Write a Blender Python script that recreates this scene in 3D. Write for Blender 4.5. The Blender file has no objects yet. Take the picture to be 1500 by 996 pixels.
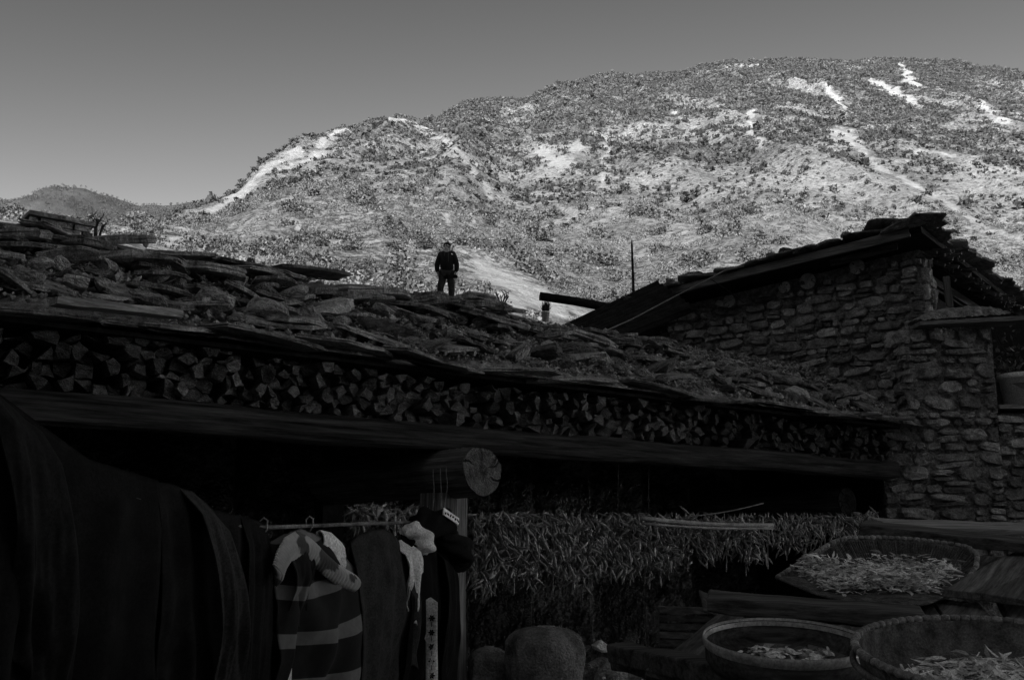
import bpy, math, random
import numpy as np
from mathutils import Vector, Matrix, Euler, noise as mnoise

sc = bpy.context.scene
col = sc.collection
R = math.radians
random.seed(7)
rng = np.random.default_rng(11)

# ------------------------------------------------------------------ camera
FPX, CX, CY = 1458.0, 750.0, 498.0          # focal length and centre in photograph pixels
EYE = 1.6
PITCH = math.atan(287.0 / FPX)
cd = bpy.data.cameras.new('camera')
cd.sensor_width = 36.0
cd.lens = 36.0 * FPX / 1500.0
cd.clip_start = 0.05
cd.clip_end = 12000
cam = bpy.data.objects.new('camera', cd)
col.objects.link(cam)
cam.location = (0, 0, EYE)
cam.rotation_euler = (math.pi / 2 + PITCH, 0, 0)
sc.camera = cam

# ------------------------------------------------------------------ sky, sun, exposure
SUN_EL = R(33.0)
SUN_AZ = Vector((-0.22, -0.9755, 0.0))        # horizontal direction towards the sun: behind, to the left
world = bpy.data.worlds.new('World')
sc.world = world
world.use_nodes = True
nt = world.node_tree
nt.nodes.clear()
sky = nt.nodes.new('ShaderNodeTexSky')
sky.sky_type = 'NISHITA'
sky.sun_disc = False
sky.sun_elevation = SUN_EL
sky.sun_rotation = math.atan2(SUN_AZ.x, SUN_AZ.y)
sky.altitude = 1800
sky.air_density = 1.0
sky.dust_density = 0.4
sky.ozone_density = 1.0
sep = nt.nodes.new('ShaderNodeSeparateColor')   # black and white picture, taken through an orange filter
mx = nt.nodes.new('ShaderNodeMath'); mx.operation = 'MULTIPLY'; mx.inputs[1].default_value = 0.9
mg = nt.nodes.new('ShaderNodeMath'); mg.operation = 'MULTIPLY_ADD'; mg.inputs[1].default_value = 0.1
cmb = nt.nodes.new('ShaderNodeCombineColor')
bg = nt.nodes.new('ShaderNodeBackground')
bg.inputs['Strength'].default_value = 0.062
wo = nt.nodes.new('ShaderNodeOutputWorld')
L = nt.links.new
L(sky.outputs[0], sep.inputs[0])
L(sep.outputs[0], mx.inputs[0])
L(sep.outputs[1], mg.inputs[0]); L(mx.outputs[0], mg.inputs[2])
pw = nt.nodes.new('ShaderNodeMath'); pw.operation = 'POWER'; pw.inputs[1].default_value = 2.1   # contrast of the film
L(mg.outputs[0], pw.inputs[0])
for i in range(3):
    L(pw.outputs[0], cmb.inputs[i])
L(cmb.outputs[0], bg.inputs['Color'])
L(bg.outputs[0], wo.inputs[0])

sl = bpy.data.lights.new('sun', 'SUN')
sl.energy = 3.5
sl.angle = R(0.53)
sl.color = (1.0, 1.0, 1.0)
so = bpy.data.objects.new('sun', sl)
col.objects.link(so)
SUN_DIR = Vector((SUN_AZ.x * math.cos(SUN_EL), SUN_AZ.y * math.cos(SUN_EL), math.sin(SUN_EL)))
so.rotation_euler = SUN_DIR.to_track_quat('Z', 'Y').to_euler()
so.location = (-60, -80, 120)

sc.view_settings.view_transform = 'Standard'
sc.view_settings.look = 'None'
sc.view_settings.gamma = 1.0
sc.view_settings.use_curve_mapping = False
sc.view_settings.exposure = 1.0
sc.render.engine = 'CYCLES'
sc.cycles.use_denoising = True
sc.cycles.denoising_input_passes = 'RGB_ALBEDO_NORMAL'
sc.cycles.denoising_prefilter = 'ACCURATE'
sc.cycles.max_bounces = 6
sc.cycles.diffuse_bounces = 4

# ------------------------------------------------------------------ pixel to direction
cp, sp = math.cos(PITCH), math.sin(PITCH)
def ray(u, v):
    """x and z per metre of forward distance along the ray through pixel (u, v)"""
    zc = -(v - CY) / FPX
    f = cp - sp * zc
    return (u - CX) / FPX / f, (sp + cp * zc) / f
def P(u, v, y):
    a, b = ray(u, v)
    return Vector((a * y, y, EYE + b * y))
def project(x, y, z):
    z = z - EYE
    d = cp * y + sp * z
    w = -sp * y + cp * z
    return CX + FPX * x / d, CY - FPX * w / d

# ------------------------------------------------------------------ object helpers
WORLD = {}
def reg(o, m=None):
    WORLD[o.name] = m.copy() if m is not None else Matrix.Identity(4)
def attach(o, parent):
    if parent is not None:
        o.parent = parent
        o.matrix_parent_inverse = WORLD[parent.name].inverted()
def tag(o, label=None, cat=None, group=None, kind=None):
    if label: o['label'] = label
    if cat: o['category'] = cat
    if group: o['group'] = group
    if kind: o['kind'] = kind
    return o
def thing(name, loc, label, cat, group=None):
    o = bpy.data.objects.new(name, None)
    o.empty_display_size = 0.1
    col.objects.link(o)
    o.location = loc
    reg(o, Matrix.Translation(loc))
    return tag(o, label, cat, group)
def obj(name, me, parent=None, loc=None, rot=None, scale=None):
    o = bpy.data.objects.new(name, me)
    col.objects.link(o)
    m = Matrix.Identity(4)
    if loc is not None:
        m = Matrix.LocRotScale(Vector(loc), rot if rot is not None else Euler((0, 0, 0)), Vector(scale) if scale is not None else None)
        o.location = loc
        if rot is not None:
            if isinstance(rot, Euler): o.rotation_euler = rot
            else: o.rotation_euler = rot.to_euler()
        if scale is not None: o.scale = scale
    reg(o, m)
    attach(o, parent)
    return o
def mesh(name, V, F, mat, smooth=False):
    me = bpy.data.meshes.new(name)
    me.from_pydata([tuple(v) for v in V], [], [tuple(f) for f in F])
    if mat: me.materials.append(mat)
    if smooth:
        me.polygons.foreach_set('use_smooth', [True] * len(me.polygons))
    me.update()
    return me
def np_mesh(name, V, F, mat, smooth=False):
    """V (n,3) array, F (m,k) array of triangles or quads"""
    me = bpy.data.meshes.new(name)
    V = np.asarray(V, dtype=np.float32); F = np.asarray(F, dtype=np.int32)
    k = F.shape[1]
    me.vertices.add(len(V)); me.vertices.foreach_set('co', V.ravel())
    me.loops.add(F.size); me.loops.foreach_set('vertex_index', F.ravel())
    me.polygons.add(len(F)); me.polygons.foreach_set('loop_start', np.arange(0, F.size, k, dtype=np.int32))
    if smooth: me.polygons.foreach_set('use_smooth', np.ones(len(F), dtype=bool))
    if mat: me.materials.append(mat)
    me.update(calc_edges=True)
    me.validate()
    return me
class MB:
    def __init__(s): s.V = []; s.F = []
    def add(s, V, F):
        b = len(s.V); s.V += [tuple(v) for v in V]; s.F += [tuple(i + b for i in f) for f in F]
        return s
    def tube(s, pts, rad, n=8, cap=True, squash=1.0):
        """a tube along a polyline; rad is a number or one per point"""
        pts = [Vector(p) for p in pts]
        rads = rad if isinstance(rad, (list, tuple)) else [rad] * len(pts)
        V, F = [], []
        ref = None
        for i, p in enumerate(pts):
            d = (pts[min(i + 1, len(pts) - 1)] - pts[max(i - 1, 0)]).normalized()
            if ref is None:
                up = Vector((0, 0, 1)) if abs(d.z) < 0.9 else Vector((1, 0, 0))
                ref = (up - d * up.dot(d)).normalized()
            else:
                ref = (ref - d * ref.dot(d)).normalized()
            b = d.cross(ref)
            for k in range(n):
                a = 2 * math.pi * k / n
                V.append(p + (ref * math.cos(a) * squash + b * math.sin(a)) * rads[i])
        for i in range(len(pts) - 1):
            for k in range(n):
                k2 = (k + 1) % n
                F.append((i * n + k, i * n + k2, (i + 1) * n + k2, (i + 1) * n + k))
        if cap:
            F.append(tuple(range(n - 1, -1, -1)))
            F.append(tuple((len(pts) - 1) * n + k for k in range(n)))
        return s.add(V, F)
    def bar(s, a, b, w, h, up=(0, 0, 1), jit=0.0, nseg=1, rnd=random):
        """a squared timber from a to b, w across, h along up; jit makes it uneven"""
        a, b, up = Vector(a), Vector(b), Vector(up)
        d = (b - a).normalized()
        side = d.cross(up).normalized(); up = side.cross(d).normalized()
        V, F = [], []
        for i in range(nseg + 1):
            p = a.lerp(b, i / nseg)
            for (x, z) in ((-1, -1), (1, -1), (1, 1), (-1, 1)):
                j = Vector((rnd.uniform(-jit, jit), rnd.uniform(-jit, jit), rnd.uniform(-jit, jit)))
                V.append(p + side * x * w / 2 + up * z * h / 2 + j)
        for i in range(nseg):
            for k in range(4):
                k2 = (k + 1) % 4
                F.append((i * 4 + k, i * 4 + k2, i * 4 + 4 + k2, i * 4 + 4 + k))
        F.append((3, 2, 1, 0)); F.append(tuple(nseg * 4 + k for k in range(4)))
        return s.add(V, F)
    def mesh(s, name, mat, smooth=False):
        return mesh(name, s.V, s.F, mat, smooth)

# ------------------------------------------------------------------ materials (black and white photograph: greys)
def mat(name, lo, hi, scale=8.0, rough=0.9, bump=0.3, bscale=40.0, rand=0.0, island=False, stretch=(1, 1, 1), detail=6.0, spec=0.05, bdist=0.02, fine=0.45):
    """grey ramp over noise in object space, with a per-object (or per-piece) shift in brightness"""
    m = bpy.data.materials.new(name); m.use_nodes = True
    t = m.node_tree; N = t.nodes; K = t.links.new
    b = N['Principled BSDF']
    b.inputs['Roughness'].default_value = rough
    b.inputs['Specular IOR Level'].default_value = spec
    tc = N.new('ShaderNodeTexCoord')
    oi = N.new('ShaderNodeObjectInfo')
    ofs = N.new('ShaderNodeVectorMath'); ofs.operation = 'MULTIPLY_ADD'
    ofs.inputs[1].default_value = stretch
    vm = N.new('ShaderNodeVectorMath'); vm.operation = 'SCALE'; vm.inputs[0].default_value = (37, 19, 53)
    K(oi.outputs['Random'], vm.inputs['Scale'])
    K(tc.outputs['Object'], ofs.inputs[0]); K(vm.outputs[0], ofs.inputs[2])
    n1 = N.new('ShaderNodeTexNoise'); n1.inputs['Scale'].default_value = scale; n1.inputs['Detail'].default_value = detail
    n1.inputs['Roughness'].default_value = 0.65
    K(ofs.outputs[0], n1.inputs['Vector'])
    r = N.new('ShaderNodeMapRange'); r.inputs[1].default_value = 0.32; r.inputs[2].default_value = 0.68
    r.inputs[3].default_value = lo; r.inputs[4].default_value = hi
    K(n1.outputs[0], r.inputs[0])
    last = r.outputs[0]
    if rand:
        q = N.new('ShaderNodeMapRange'); q.inputs[3].default_value = 1 - rand; q.inputs[4].default_value = 1 + rand
        if island:
            g = N.new('ShaderNodeNewGeometry'); K(g.outputs['Random Per Island'], q.inputs[0])
        else:
            K(oi.outputs['Random'], q.inputs[0])
        mu = N.new('ShaderNodeMath'); mu.operation = 'MULTIPLY'
        K(last, mu.inputs[0]); K(q.outputs[0], mu.inputs[1]); last = mu.outputs[0]
    if fine:                                     # fine speckle of grains, lichen and pits
        n3 = N.new('ShaderNodeTexNoise'); n3.name = 'fine'; n3.inputs['Scale'].default_value = scale * 9; n3.inputs['Detail'].default_value = 4; n3.inputs['Roughness'].default_value = 0.75
        K(ofs.outputs[0], n3.inputs['Vector'])
        q3 = N.new('ShaderNodeMapRange'); q3.inputs[1].default_value = 0.33; q3.inputs[2].default_value = 0.67; q3.inputs[3].default_value = 1 - fine; q3.inputs[4].default_value = 1 + fine * 1.3
        K(n3.outputs[0], q3.inputs[0])
        m3 = N.new('ShaderNodeMath'); m3.operation = 'MULTIPLY'
        K(last, m3.inputs[0]); K(q3.outputs[0], m3.inputs[1]); last = m3.outputs[0]
    K(last, b.inputs['Base Color'])
    if bump:
        n2 = N.new('ShaderNodeTexNoise'); n2.inputs['Scale'].default_value = bscale; n2.inputs['Detail'].default_value = 5
        K(ofs.outputs[0], n2.inputs['Vector'])
        bp = N.new('ShaderNodeBump'); bp.inputs['Strength'].default_value = bump; bp.inputs['Distance'].default_value = bdist
        K(n2.outputs[0], bp.inputs['Height']); K(bp.outputs[0], b.inputs['Normal'])
    return m
M = {}
M['slate'] = mat('slate', 0.07, 0.36, 6, 0.75, 0.8, 22, 0.45, spec=0.15, bdist=0.03)
M['stone'] = mat('stone', 0.11, 0.43, 3, 0.9, 0.9, 6, 0.6, bdist=0.06)
M['stone_pale'] = mat('stone_pale', 0.36, 0.8, 3, 0.9, 0.8, 6, 0.2, bdist=0.06)
M['wall_stone'] = mat('wall_stone', 0.08, 0.36, 7, 0.9, 0.9, 20, 0.55, bdist=0.04)
M['wall_stone_rest'] = mat('wall_stone_rest', 0.08, 0.36, 7, 0.9, 0.9, 20, 0.5, island=True, bdist=0.04)
M['mortar'] = mat('mortar', 0.07, 0.36, 16, 0.95, 1.0, 30, bdist=0.06)
M['earth'] = mat('earth', 0.09, 0.42, 10, 0.95, 1.0, 26, bdist=0.06)
M['gravel'] = mat('gravel', 0.12, 0.38, 12, 0.95, 0.3, 40, 0.7, island=True)
M['wood_end'] = mat('wood_end', 0.04, 0.19, 14, 0.85, 0.9, 60, 0.5, fine=0.6, stretch=(1, 1, 2.2))
M['sawn'] = mat('sawn', 0.05, 0.15, 14, 0.85, 0.7, 60, 0.2, fine=0.5)
M['old_wood'] = mat('old_wood', 0.04, 0.17, 5, 0.8, 0.6, 12, 0.3, stretch=(1, 1, 1))
M['grain_wood'] = mat('grain_wood', 0.04, 0.17, 6, 0.8, 0.7, 14, 0.3)
M['dark_shade'] = mat('dark_shade', 0.012, 0.03, 3, 0.95, 0.2, 20)  # near-black: shade painted into store, attic and gaps; also dark timber
M['chilli'] = mat('chilli', 0.03, 0.5, 2, 0.28, 0.2, 60, 0.75, spec=0.9)  # pod highlights painted into the pale end of the greys
M['chilli_rest'] = mat('chilli_rest', 0.03, 0.42, 18, 0.28, 0.2, 60, 0.75, island=True, spec=0.9)  # same painted highlights, for the merged pods
M['cloth_black'] = mat('cloth_black', 0.005, 0.011, 10, 0.95, 0.15, 300, 0.3, bdist=0.004)
M['cloth_dark'] = mat('cloth_dark', 0.018, 0.036, 10, 0.95, 0.15, 300, bdist=0.004)
M['cloth_pale'] = mat('cloth_pale', 0.45, 0.62, 10, 0.95, 0.15, 300, bdist=0.004)
M['cloth_white'] = mat('cloth_white', 0.7, 0.85, 10, 0.95, 0.1, 300, bdist=0.004)
M['wicker'] = mat('wicker', 0.035, 0.17, 20, 0.7, 0.5, 80, 0.4, island=True)
M['rim'] = mat('rim', 0.10, 0.34, 20, 0.7, 0.5, 80, 0.3)
M['tin'] = mat('tin', 0.2, 0.42, 9, 0.35, 0.1, 40, spec=0.6)
M['dried'] = mat('dried', 0.42, 0.8, 15, 0.9, 0.2, 60, 0.6, island=True)
M['sack'] = mat('sack', 0.07, 0.22, 6, 0.8, 0.8, 60, bdist=0.02)
M['bamboo'] = mat('bamboo', 0.16, 0.4, 12, 0.5, 0.2, 40, 0.2)
M['pot'] = mat('pot', 0.62, 0.75, 9, 0.7, 0.1, 40)
M['pot_dark'] = mat('pot_dark', 0.10, 0.13, 9, 0.7, 0.1, 40)
M['leaf'] = mat('leaf', 0.03, 0.07, 9, 0.7, 0.0, 40, 0.5, island=True)
M['metal_dark'] = mat('metal_dark', 0.008, 0.03, 6, 0.85, 0.1, 30, spec=0.1)
M['cord_dark'] = mat('cord_dark', 0.03, 0.08, 6, 0.8, 0.0, 30)
M['log_end'] = mat('log_end', 0.20, 0.45, 14, 0.85, 0.7, 60, 0.2, fine=0.5)
M['leaf_pale'] = mat('leaf_pale', 0.06, 0.24, 9, 0.7, 0.0, 40, 0.6, island=True)
M['cable'] = mat('cable', 0.22, 0.28, 6, 0.5, 0.0, 30)
M['shrub'] = mat('shrub', 0.08, 0.21, 0.25, 0.9, 0.0, 30, 0.45, island=True)
M['skin'] = mat('skin', 0.16, 0.22, 6, 0.6, 0.0, 30)
M['hair'] = mat('hair', 0.008, 0.02, 30, 0.6, 0.3, 200)
M['jacket'] = mat('jacket', 0.010, 0.018, 10, 0.9, 0.1, 60)
M['trousers'] = mat('trousers', 0.03, 0.055, 10, 0.9, 0.1, 80)

def wood_mat(name, axis, lo, hi, rand=0.3):
    """streaky weathered grain along one world axis given as a unit vector"""
    m = mat(name, lo, hi, 1.0, 0.8, 0.6, 1.0, rand, bdist=0.012)
    t = m.node_tree; N = t.nodes; K = t.links.new
    ax = Vector(axis).normalized()
    # squeeze coordinates along the grain
    mp = N.new('ShaderNodeMapping')
    q = ax.to_track_quat('X', 'Z').to_euler()
    inv = Matrix.Rotation(0, 3, 'X')
    mp.vector_type = 'TEXTURE'
    mp.inputs['Rotation'].default_value = q
    mp.inputs['Scale'].default_value = (0.9, 0.04, 0.04)
    tc = [n for n in N if n.type == 'TEX_COORD'][0]
    of = [n for n in N if n.type == 'VECT_MATH' and n.operation == 'MULTIPLY_ADD'][0]
    K(tc.outputs['Object'], mp.inputs['Vector']); K(mp.outputs[0], of.inputs[0])
    for n in N:
        if n.type == 'TEX_NOISE': n.inputs['Scale'].default_value = 2.5 if n.name == 'fine' else 1.0
    return m

# ------------------------------------------------------------------ numpy noise
_perm = np.random.default_rng(5).random((256, 256))
def vnoise(x, y):
    xi = np.floor(x).astype(int); yi = np.floor(y).astype(int)
    fx = x - xi; fy = y - yi
    fx = fx * fx * (3 - 2 * fx); fy = fy * fy * (3 - 2 * fy)
    g = lambda i, j: _perm[i & 255, j & 255]
    return (g(xi, yi) * (1 - fx) + g(xi + 1, yi) * fx) * (1 - fy) + (g(xi, yi + 1) * (1 - fx) + g(xi + 1, yi + 1) * fx) * fy
def fbm(x, y, o=4):
    s = 0; a = 0.5; n = 0
    for k in range(o):
        s = s + a * vnoise(x * 2 ** k + 17.3 * k, y * 2 ** k + 9.1 * k); n += a; a *= 0.5
    return s / n
# ================================================================== THE SETTING
# ground sheet
def hill_material(name, lo, hi, bare, dark):
    m = bpy.data.materials.new(name); m.use_nodes = True
    t = m.node_tree; N = t.nodes; K = t.links.new
    b = N['Principled BSDF']; b.inputs['Roughness'].default_value = 0.95; b.inputs['Specular IOR Level'].default_value = 0.1
    tc = N.new('ShaderNodeTexCoord')
    def nz(s, d=5.0, rough=0.6):
        n = N.new('ShaderNodeTexNoise'); n.inputs['Scale'].default_value = s; n.inputs['Detail'].default_value = d
        n.inputs['Roughness'].default_value = rough
        K(tc.outputs['Object'], n.inputs['Vector']); return n.outputs[0]
    def rg(x, a, c, o1, o2):
        r = N.new('ShaderNodeMapRange'); r.inputs[1].default_value = a; r.inputs[2].default_value = c
        r.inputs[3].default_value = o1; r.inputs[4].default_value = o2; K(x, r.inputs[0]); return r.outputs[0]
    def mt(op, a, c):
        q = N.new('ShaderNodeMath'); q.operation = op
        for i, z in enumerate((a, c)):
            if isinstance(z, (int, float)): q.inputs[i].default_value = z
            else: K(z, q.inputs[i])
        return q.outputs[0]
    def lerp(f, a, c):
        q = N.new('ShaderNodeMix'); q.data_type = 'FLOAT'
        for i, z in enumerate((f, a, c)):
            if isinstance(z, (int, float)): q.inputs[i if i == 0 else i + 1].default_value = z
            else: K(z, q.inputs[i if i == 0 else i + 1])
        return q.outputs[0]
    # dry grass and soil
    g = lerp(rg(nz(0.05, 6, 0.7), 0.38, 0.62, 0, 1), lo, hi)
    g = mt('MULTIPLY', g, rg(nz(0.75, 6, 0.85), 0.3, 0.7, 0.28, 1.6))
    # low scrub too small to build: dark tufts
    at = N.new('ShaderNodeAttribute'); at.attribute_name = 'veg'
    tuft = rg(mt('ADD', nz(0.95, 5, 0.8), mt('MULTIPLY', at.outputs['Fac'], 0.12)), 0.53, 0.59, 0, 0.8)
    g = lerp(tuft, g, dark)
    # bare scree and rock
    ab = N.new('ShaderNodeAttribute'); ab.attribute_name = 'bare'
    rock = mt('MULTIPLY', rg(nz(0.5, 6, 0.8), 0.3, 0.7, 0.5, 1.35), bare)
    f = rg(mt('ADD', ab.outputs['Fac'], mt('MULTIPLY', mt('SUBTRACT', nz(0.16, 6, 0.8), 0.5), 2.6)), 0.45, 0.85, 0, 0.9)
    g = lerp(f, g, rock)
    K(g, b.inputs['Base Color'])
    bp = N.new('ShaderNodeBump'); bp.inputs['Strength'].default_value = 0.9; bp.inputs['Distance'].default_value = 1.8
    K(nz(0.4, 7, 0.7), bp.inputs['Height']); K(bp.outputs[0], b.inputs['Normal'])
    return m
M['hill'] = hill_material('hill', 0.20, 0.37, 0.42, 0.045)
M['far_hill'] = hill_material('far_hill', 0.06, 0.10, 0.25, 0.05)
M['ground'] = mat('ground', 0.10, 0.18, 3, 0.95, 0.6, 12)

g = MB()
S = 6000
g.add([(-S, -S, -0.6), (S, -S, -0.6), (S, S, -0.6), (-S, S, -0.6)], [(0, 1, 2, 3)])
tag(obj('ground', g.mesh('ground', M['hill'])), kind='structure')
# trodden earth of the courtyard
n = 60
gx, gy = np.meshgrid(np.linspace(-14, 14, n), np.linspace(-12, 14, n))
gz = 0.05 * fbm(gx * 1.3, gy * 1.3) - 0.02
V = np.stack([gx, gy, gz], -1).reshape(-1, 3)
ii, jj = np.meshgrid(np.arange(n - 1), np.arange(n - 1), indexing='ij'); k0 = (ii * n + jj).ravel()
F = np.stack([k0, k0 + 1, k0 + n + 1, k0 + n], -1)
tag(obj('courtyard_ground', np_mesh('courtyard_ground', V, F, M['ground'], True)), kind='structure')

# ------------------------------------------------------------------ shed line: eave beam runs from the near left to the far right
SA = Vector((-3.10, 6.00, 0)); SE = Vector((0.785, 0.619, 0)).normalized(); SN = Vector((SE.y, -SE.x, 0))
SDIST = -SA.dot(-SN) if False else SA.dot(-SN)       # distance of the shed front from the camera
def SP(s, off, z):
    """shed point: s along the front, off outwards (towards the yard), z absolute"""
    p = SA + SE * s + SN * off
    return Vector((p.x, p.y, z))
def shed_hit(u, v, off=0.0):
    """(s, z) where the ray through a pixel meets the vertical plane at that offset"""
    a, b = ray(u, v)
    y = (SDIST - off) / Vector((a, 1, 0)).dot(-SN)
    p = Vector((a * y, y, 0))
    return (p - SA).dot(SE), EYE + b * y

# ------------------------------------------------------------------ the mountain
CREST = [(-500, 240), (0, 318), (160, 345), (400, 396), (600, 436), (655, 432), (760, 452), (830, 474), (940, 500), (1100, 520), (1300, 560), (2000, 600)]
SKYL = [(-700, 420), (-200, 372), (0, 356), (120, 362), (160, 350), (220, 331), (280, 312), (318, 300), (345, 283), (385, 240), (440, 217), (480, 190), (540, 180), (590, 168), (630, 176),
        (680, 151), (770, 146), (820, 126), (870, 113), (950, 108), (1050, 95), (1160, 83), (1240, 88), (1320, 86), (1400, 91), (1500, 105), (1700, 130), (2200, 240)]
DEPTH = [(-700, 200), (0, 230), (300, 270), (345, 320), (480, 430), (590, 500), (700, 620), (900, 740), (1500, 800), (2200, 800)]
def interp(tab, u):
    return np.interp(u, [p[0] for p in tab], [p[1] for p in tab])
def zratio(u, v):
    zc = -(v - CY) / FPX
    return (sp + cp * zc) / (cp - sp * zc)
def xratio(u, v):
    zc = -(v - CY) / FPX
    return (u - CX) / FPX / (cp - sp * zc)
# columns: x/y ratio -> skyline and crest tables, tabulated along u
uu = np.linspace(-700, 2200, 600)
Xs = xratio(uu, interp(SKYL, uu)); Es_t = zratio(uu, interp(SKYL, uu)); D_t = interp(DEPTH, uu)
Xc = xratio(uu, interp(CREST, uu)); Ec_t = zratio(uu, interp(CREST, uu) + 11)
SCARS = [  # bare places: pixel polyline, width in pixels
    ([(790, 222), (812, 236), (835, 240)], 9), ([(838, 222), (848, 212)], 6), ([(889, 202), (886, 235), (884, 268)], 4.5),
    ([(1099, 163), (1101, 190), (1112, 208)], 6), ([(1222, 198), (1248, 206), (1262, 222)], 11), ([(1275, 232), (1300, 248), (1340, 272), (1395, 305), (1445, 335), (1520, 365)], 4.5),
    ([(1345, 226), (1395, 227)], 5), ([(1322, 96), (1328, 115), (1348, 126)], 5), ([(1280, 118), (1308, 134), (1342, 156)], 6), ([(1198, 122), (1222, 142), (1238, 162)], 5),
    ([(1438, 146), (1462, 176), (1476, 180)], 5), ([(462, 212), (500, 190)], 5), ([(562, 174), (600, 180), (640, 200), (662, 215)], 5), ([(650, 205), (690, 240), (720, 292)], 5),
    ([(440, 222), (392, 244), (350, 284), (305, 312)], 6), ([(660, 312), (664, 322)], 5), ([(690, 320), (694, 330)], 4), ([(410, 250), (470, 225)], 6),
    ([(1080, 95), (1112, 97)], 3),
    ([(704, 394), (760, 424), (820, 456)], 19), ([(722, 432), (760, 450)], 14), ([(835, 446), (872, 472)], 11), ([(160, 345), (190, 335), (180, 342)], 7), ([(250, 352), (290, 350)], 7),
    ([(1290, 322), (1320, 330)], 6), ([(430, 318), (436, 330)], 4), ([(985, 165), (1000, 172)], 3), ([(820, 300), (850, 320)], 3),
]
def seg_field(u, v, segs):
    out = np.zeros_like(u)
    for pts, w in segs:
        for (x0, y0), (x1, y1) in zip(pts[:-1], pts[1:]):
            L2 = (x1 - x0) ** 2 + (y1 - y0) ** 2
            t = np.clip(((u - x0) * (x1 - x0) + (v - y0) * (y1 - y0)) / L2, 0, 1)
            d = np.hypot(u - x0 - t * (x1 - x0), v - y0 - t * (y1 - y0))
            out = np.maximum(out, np.clip(1.25 - d / (w * 1.1), 0, 1))
    return out
def terrain_z(x, y):
    """height of the mountainside at x, y (arrays)"""
    X = x / np.maximum(y, 1)
    Es = np.interp(X, Xs, Es_t); D = np.interp(X, Xs, D_t); Ec = np.interp(X, Xc, Ec_t)
    e0 = np.where(y < 26, Ec - 0.0045 * (26 - y), Ec)
    t = np.log(np.maximum(y, 48) / 48) / np.log(D / 48)
    e = e0 + (Es - e0) * np.clip(t, 0, 1) ** 0.92
    z = e * np.minimum(y, D) - 0.35 * np.maximum(y - D, 0)
    # spurs and gullies running down the slope, then rougher ground at every size
    w = x + 18 * fbm(x / 70, y / 70)
    ramp = np.clip((D - 240) / 150, 0.12, 1) * np.clip((y - 50) / 150, 0, 1) * np.clip((D * 1.0 - y) / (0.25 * D) + 0.25, 0.25, 1)
    rid = 1 - 2 * np.abs(fbm(w / 85 + 3.1, y / 260, 3) - 0.5)
    rid2 = 1 - 2 * np.abs(fbm(w / 34 + 7.7, y / 110 + 2, 3) - 0.5)
    z = z + ramp * (26 * (rid - 0.78) + 11 * (rid2 - 0.78))
    near = np.clip((y - 30) / 60, 0.02, 1)
    z = z + near * (5.0 * (fbm(x / 22, y / 22, 5) - 0.5) + 2.2 * (fbm(x / 6, y / 6, 4) - 0.5))
    z = z + EYE
    # keep the village terrace clear: in front of the sheds the ground drops away
    t_off = -((x - SA.x) * SN.x + (y - SA.y) * SN.y)
    z = np.where(t_off < 2.1, -0.9, z)
    z = np.where((x > 0.6) & (y < 19.5) & (t_off >= 2.1), np.minimum(z, 3.6), z)
    return z
nX, nY = 580, 560
Xg = np.linspace(-0.80, 0.80, nX)
Yg = np.concatenate([np.linspace(7.5, 40, 60, endpoint=False), np.exp(np.linspace(math.log(40), math.log(1150), nY - 60))])
YY, XX = np.meshgrid(Yg, Xg, indexing='ij')
TX, TY = XX * YY, YY
TZ = terrain_z(TX, TY)
V = np.stack([TX, TY, TZ], -1).reshape(-1, 3)
ii, jj = np.meshgrid(np.arange(nY - 1), np.arange(nX - 1), indexing='ij'); k0 = (ii * nX + jj).ravel()
F = np.stack([k0, k0 + 1, k0 + nX + 1, k0 + nX], -1)
me = np_mesh('mountain', V, F, M['hill'], True)
pu, pv = project(TX, TY, TZ)
wu = (fbm(TX / 9, TY / 9, 4) - 0.5) * 26; wv = (fbm(TX / 9 + 40, TY / 9 + 7, 4) - 0.5) * 20
bare = seg_field(pu + wu, pv + wv, SCARS)
bare = np.maximum(bare, np.clip((fbm((TX + 14 * fbm(TX / 40, TY / 40)) / 20, TY / 70 + 3, 4) - 0.64) * 5, 0, 0.30) * np.clip((TY - 90) / 100, 0, 1))
upper = np.clip((interp([(300, 200), (480, 215), (600, 215), (700, 225), (800, 205), (900, 195), (1000, 175), (1100, 165), (1200, 200), (1350, 215), (1500, 235)], pu) - pv) / 45 + 0.35, 0, 1)
patch = fbm(TX / 45, TY / 70, 4)
veg = np.clip(0.25 + 0.75 * upper + 2.4 * (patch - 0.5), 0, 1) * (1 - np.clip(bare * 1.5, 0, 1))
for nm, a in (('bare', bare), ('veg', veg)):
    at = me.attributes.new(nm, 'FLOAT', 'POINT'); at.data.foreach_set('value', a.ravel().astype(np.float32))
tag(obj('mountain', me), kind='structure')

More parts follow.
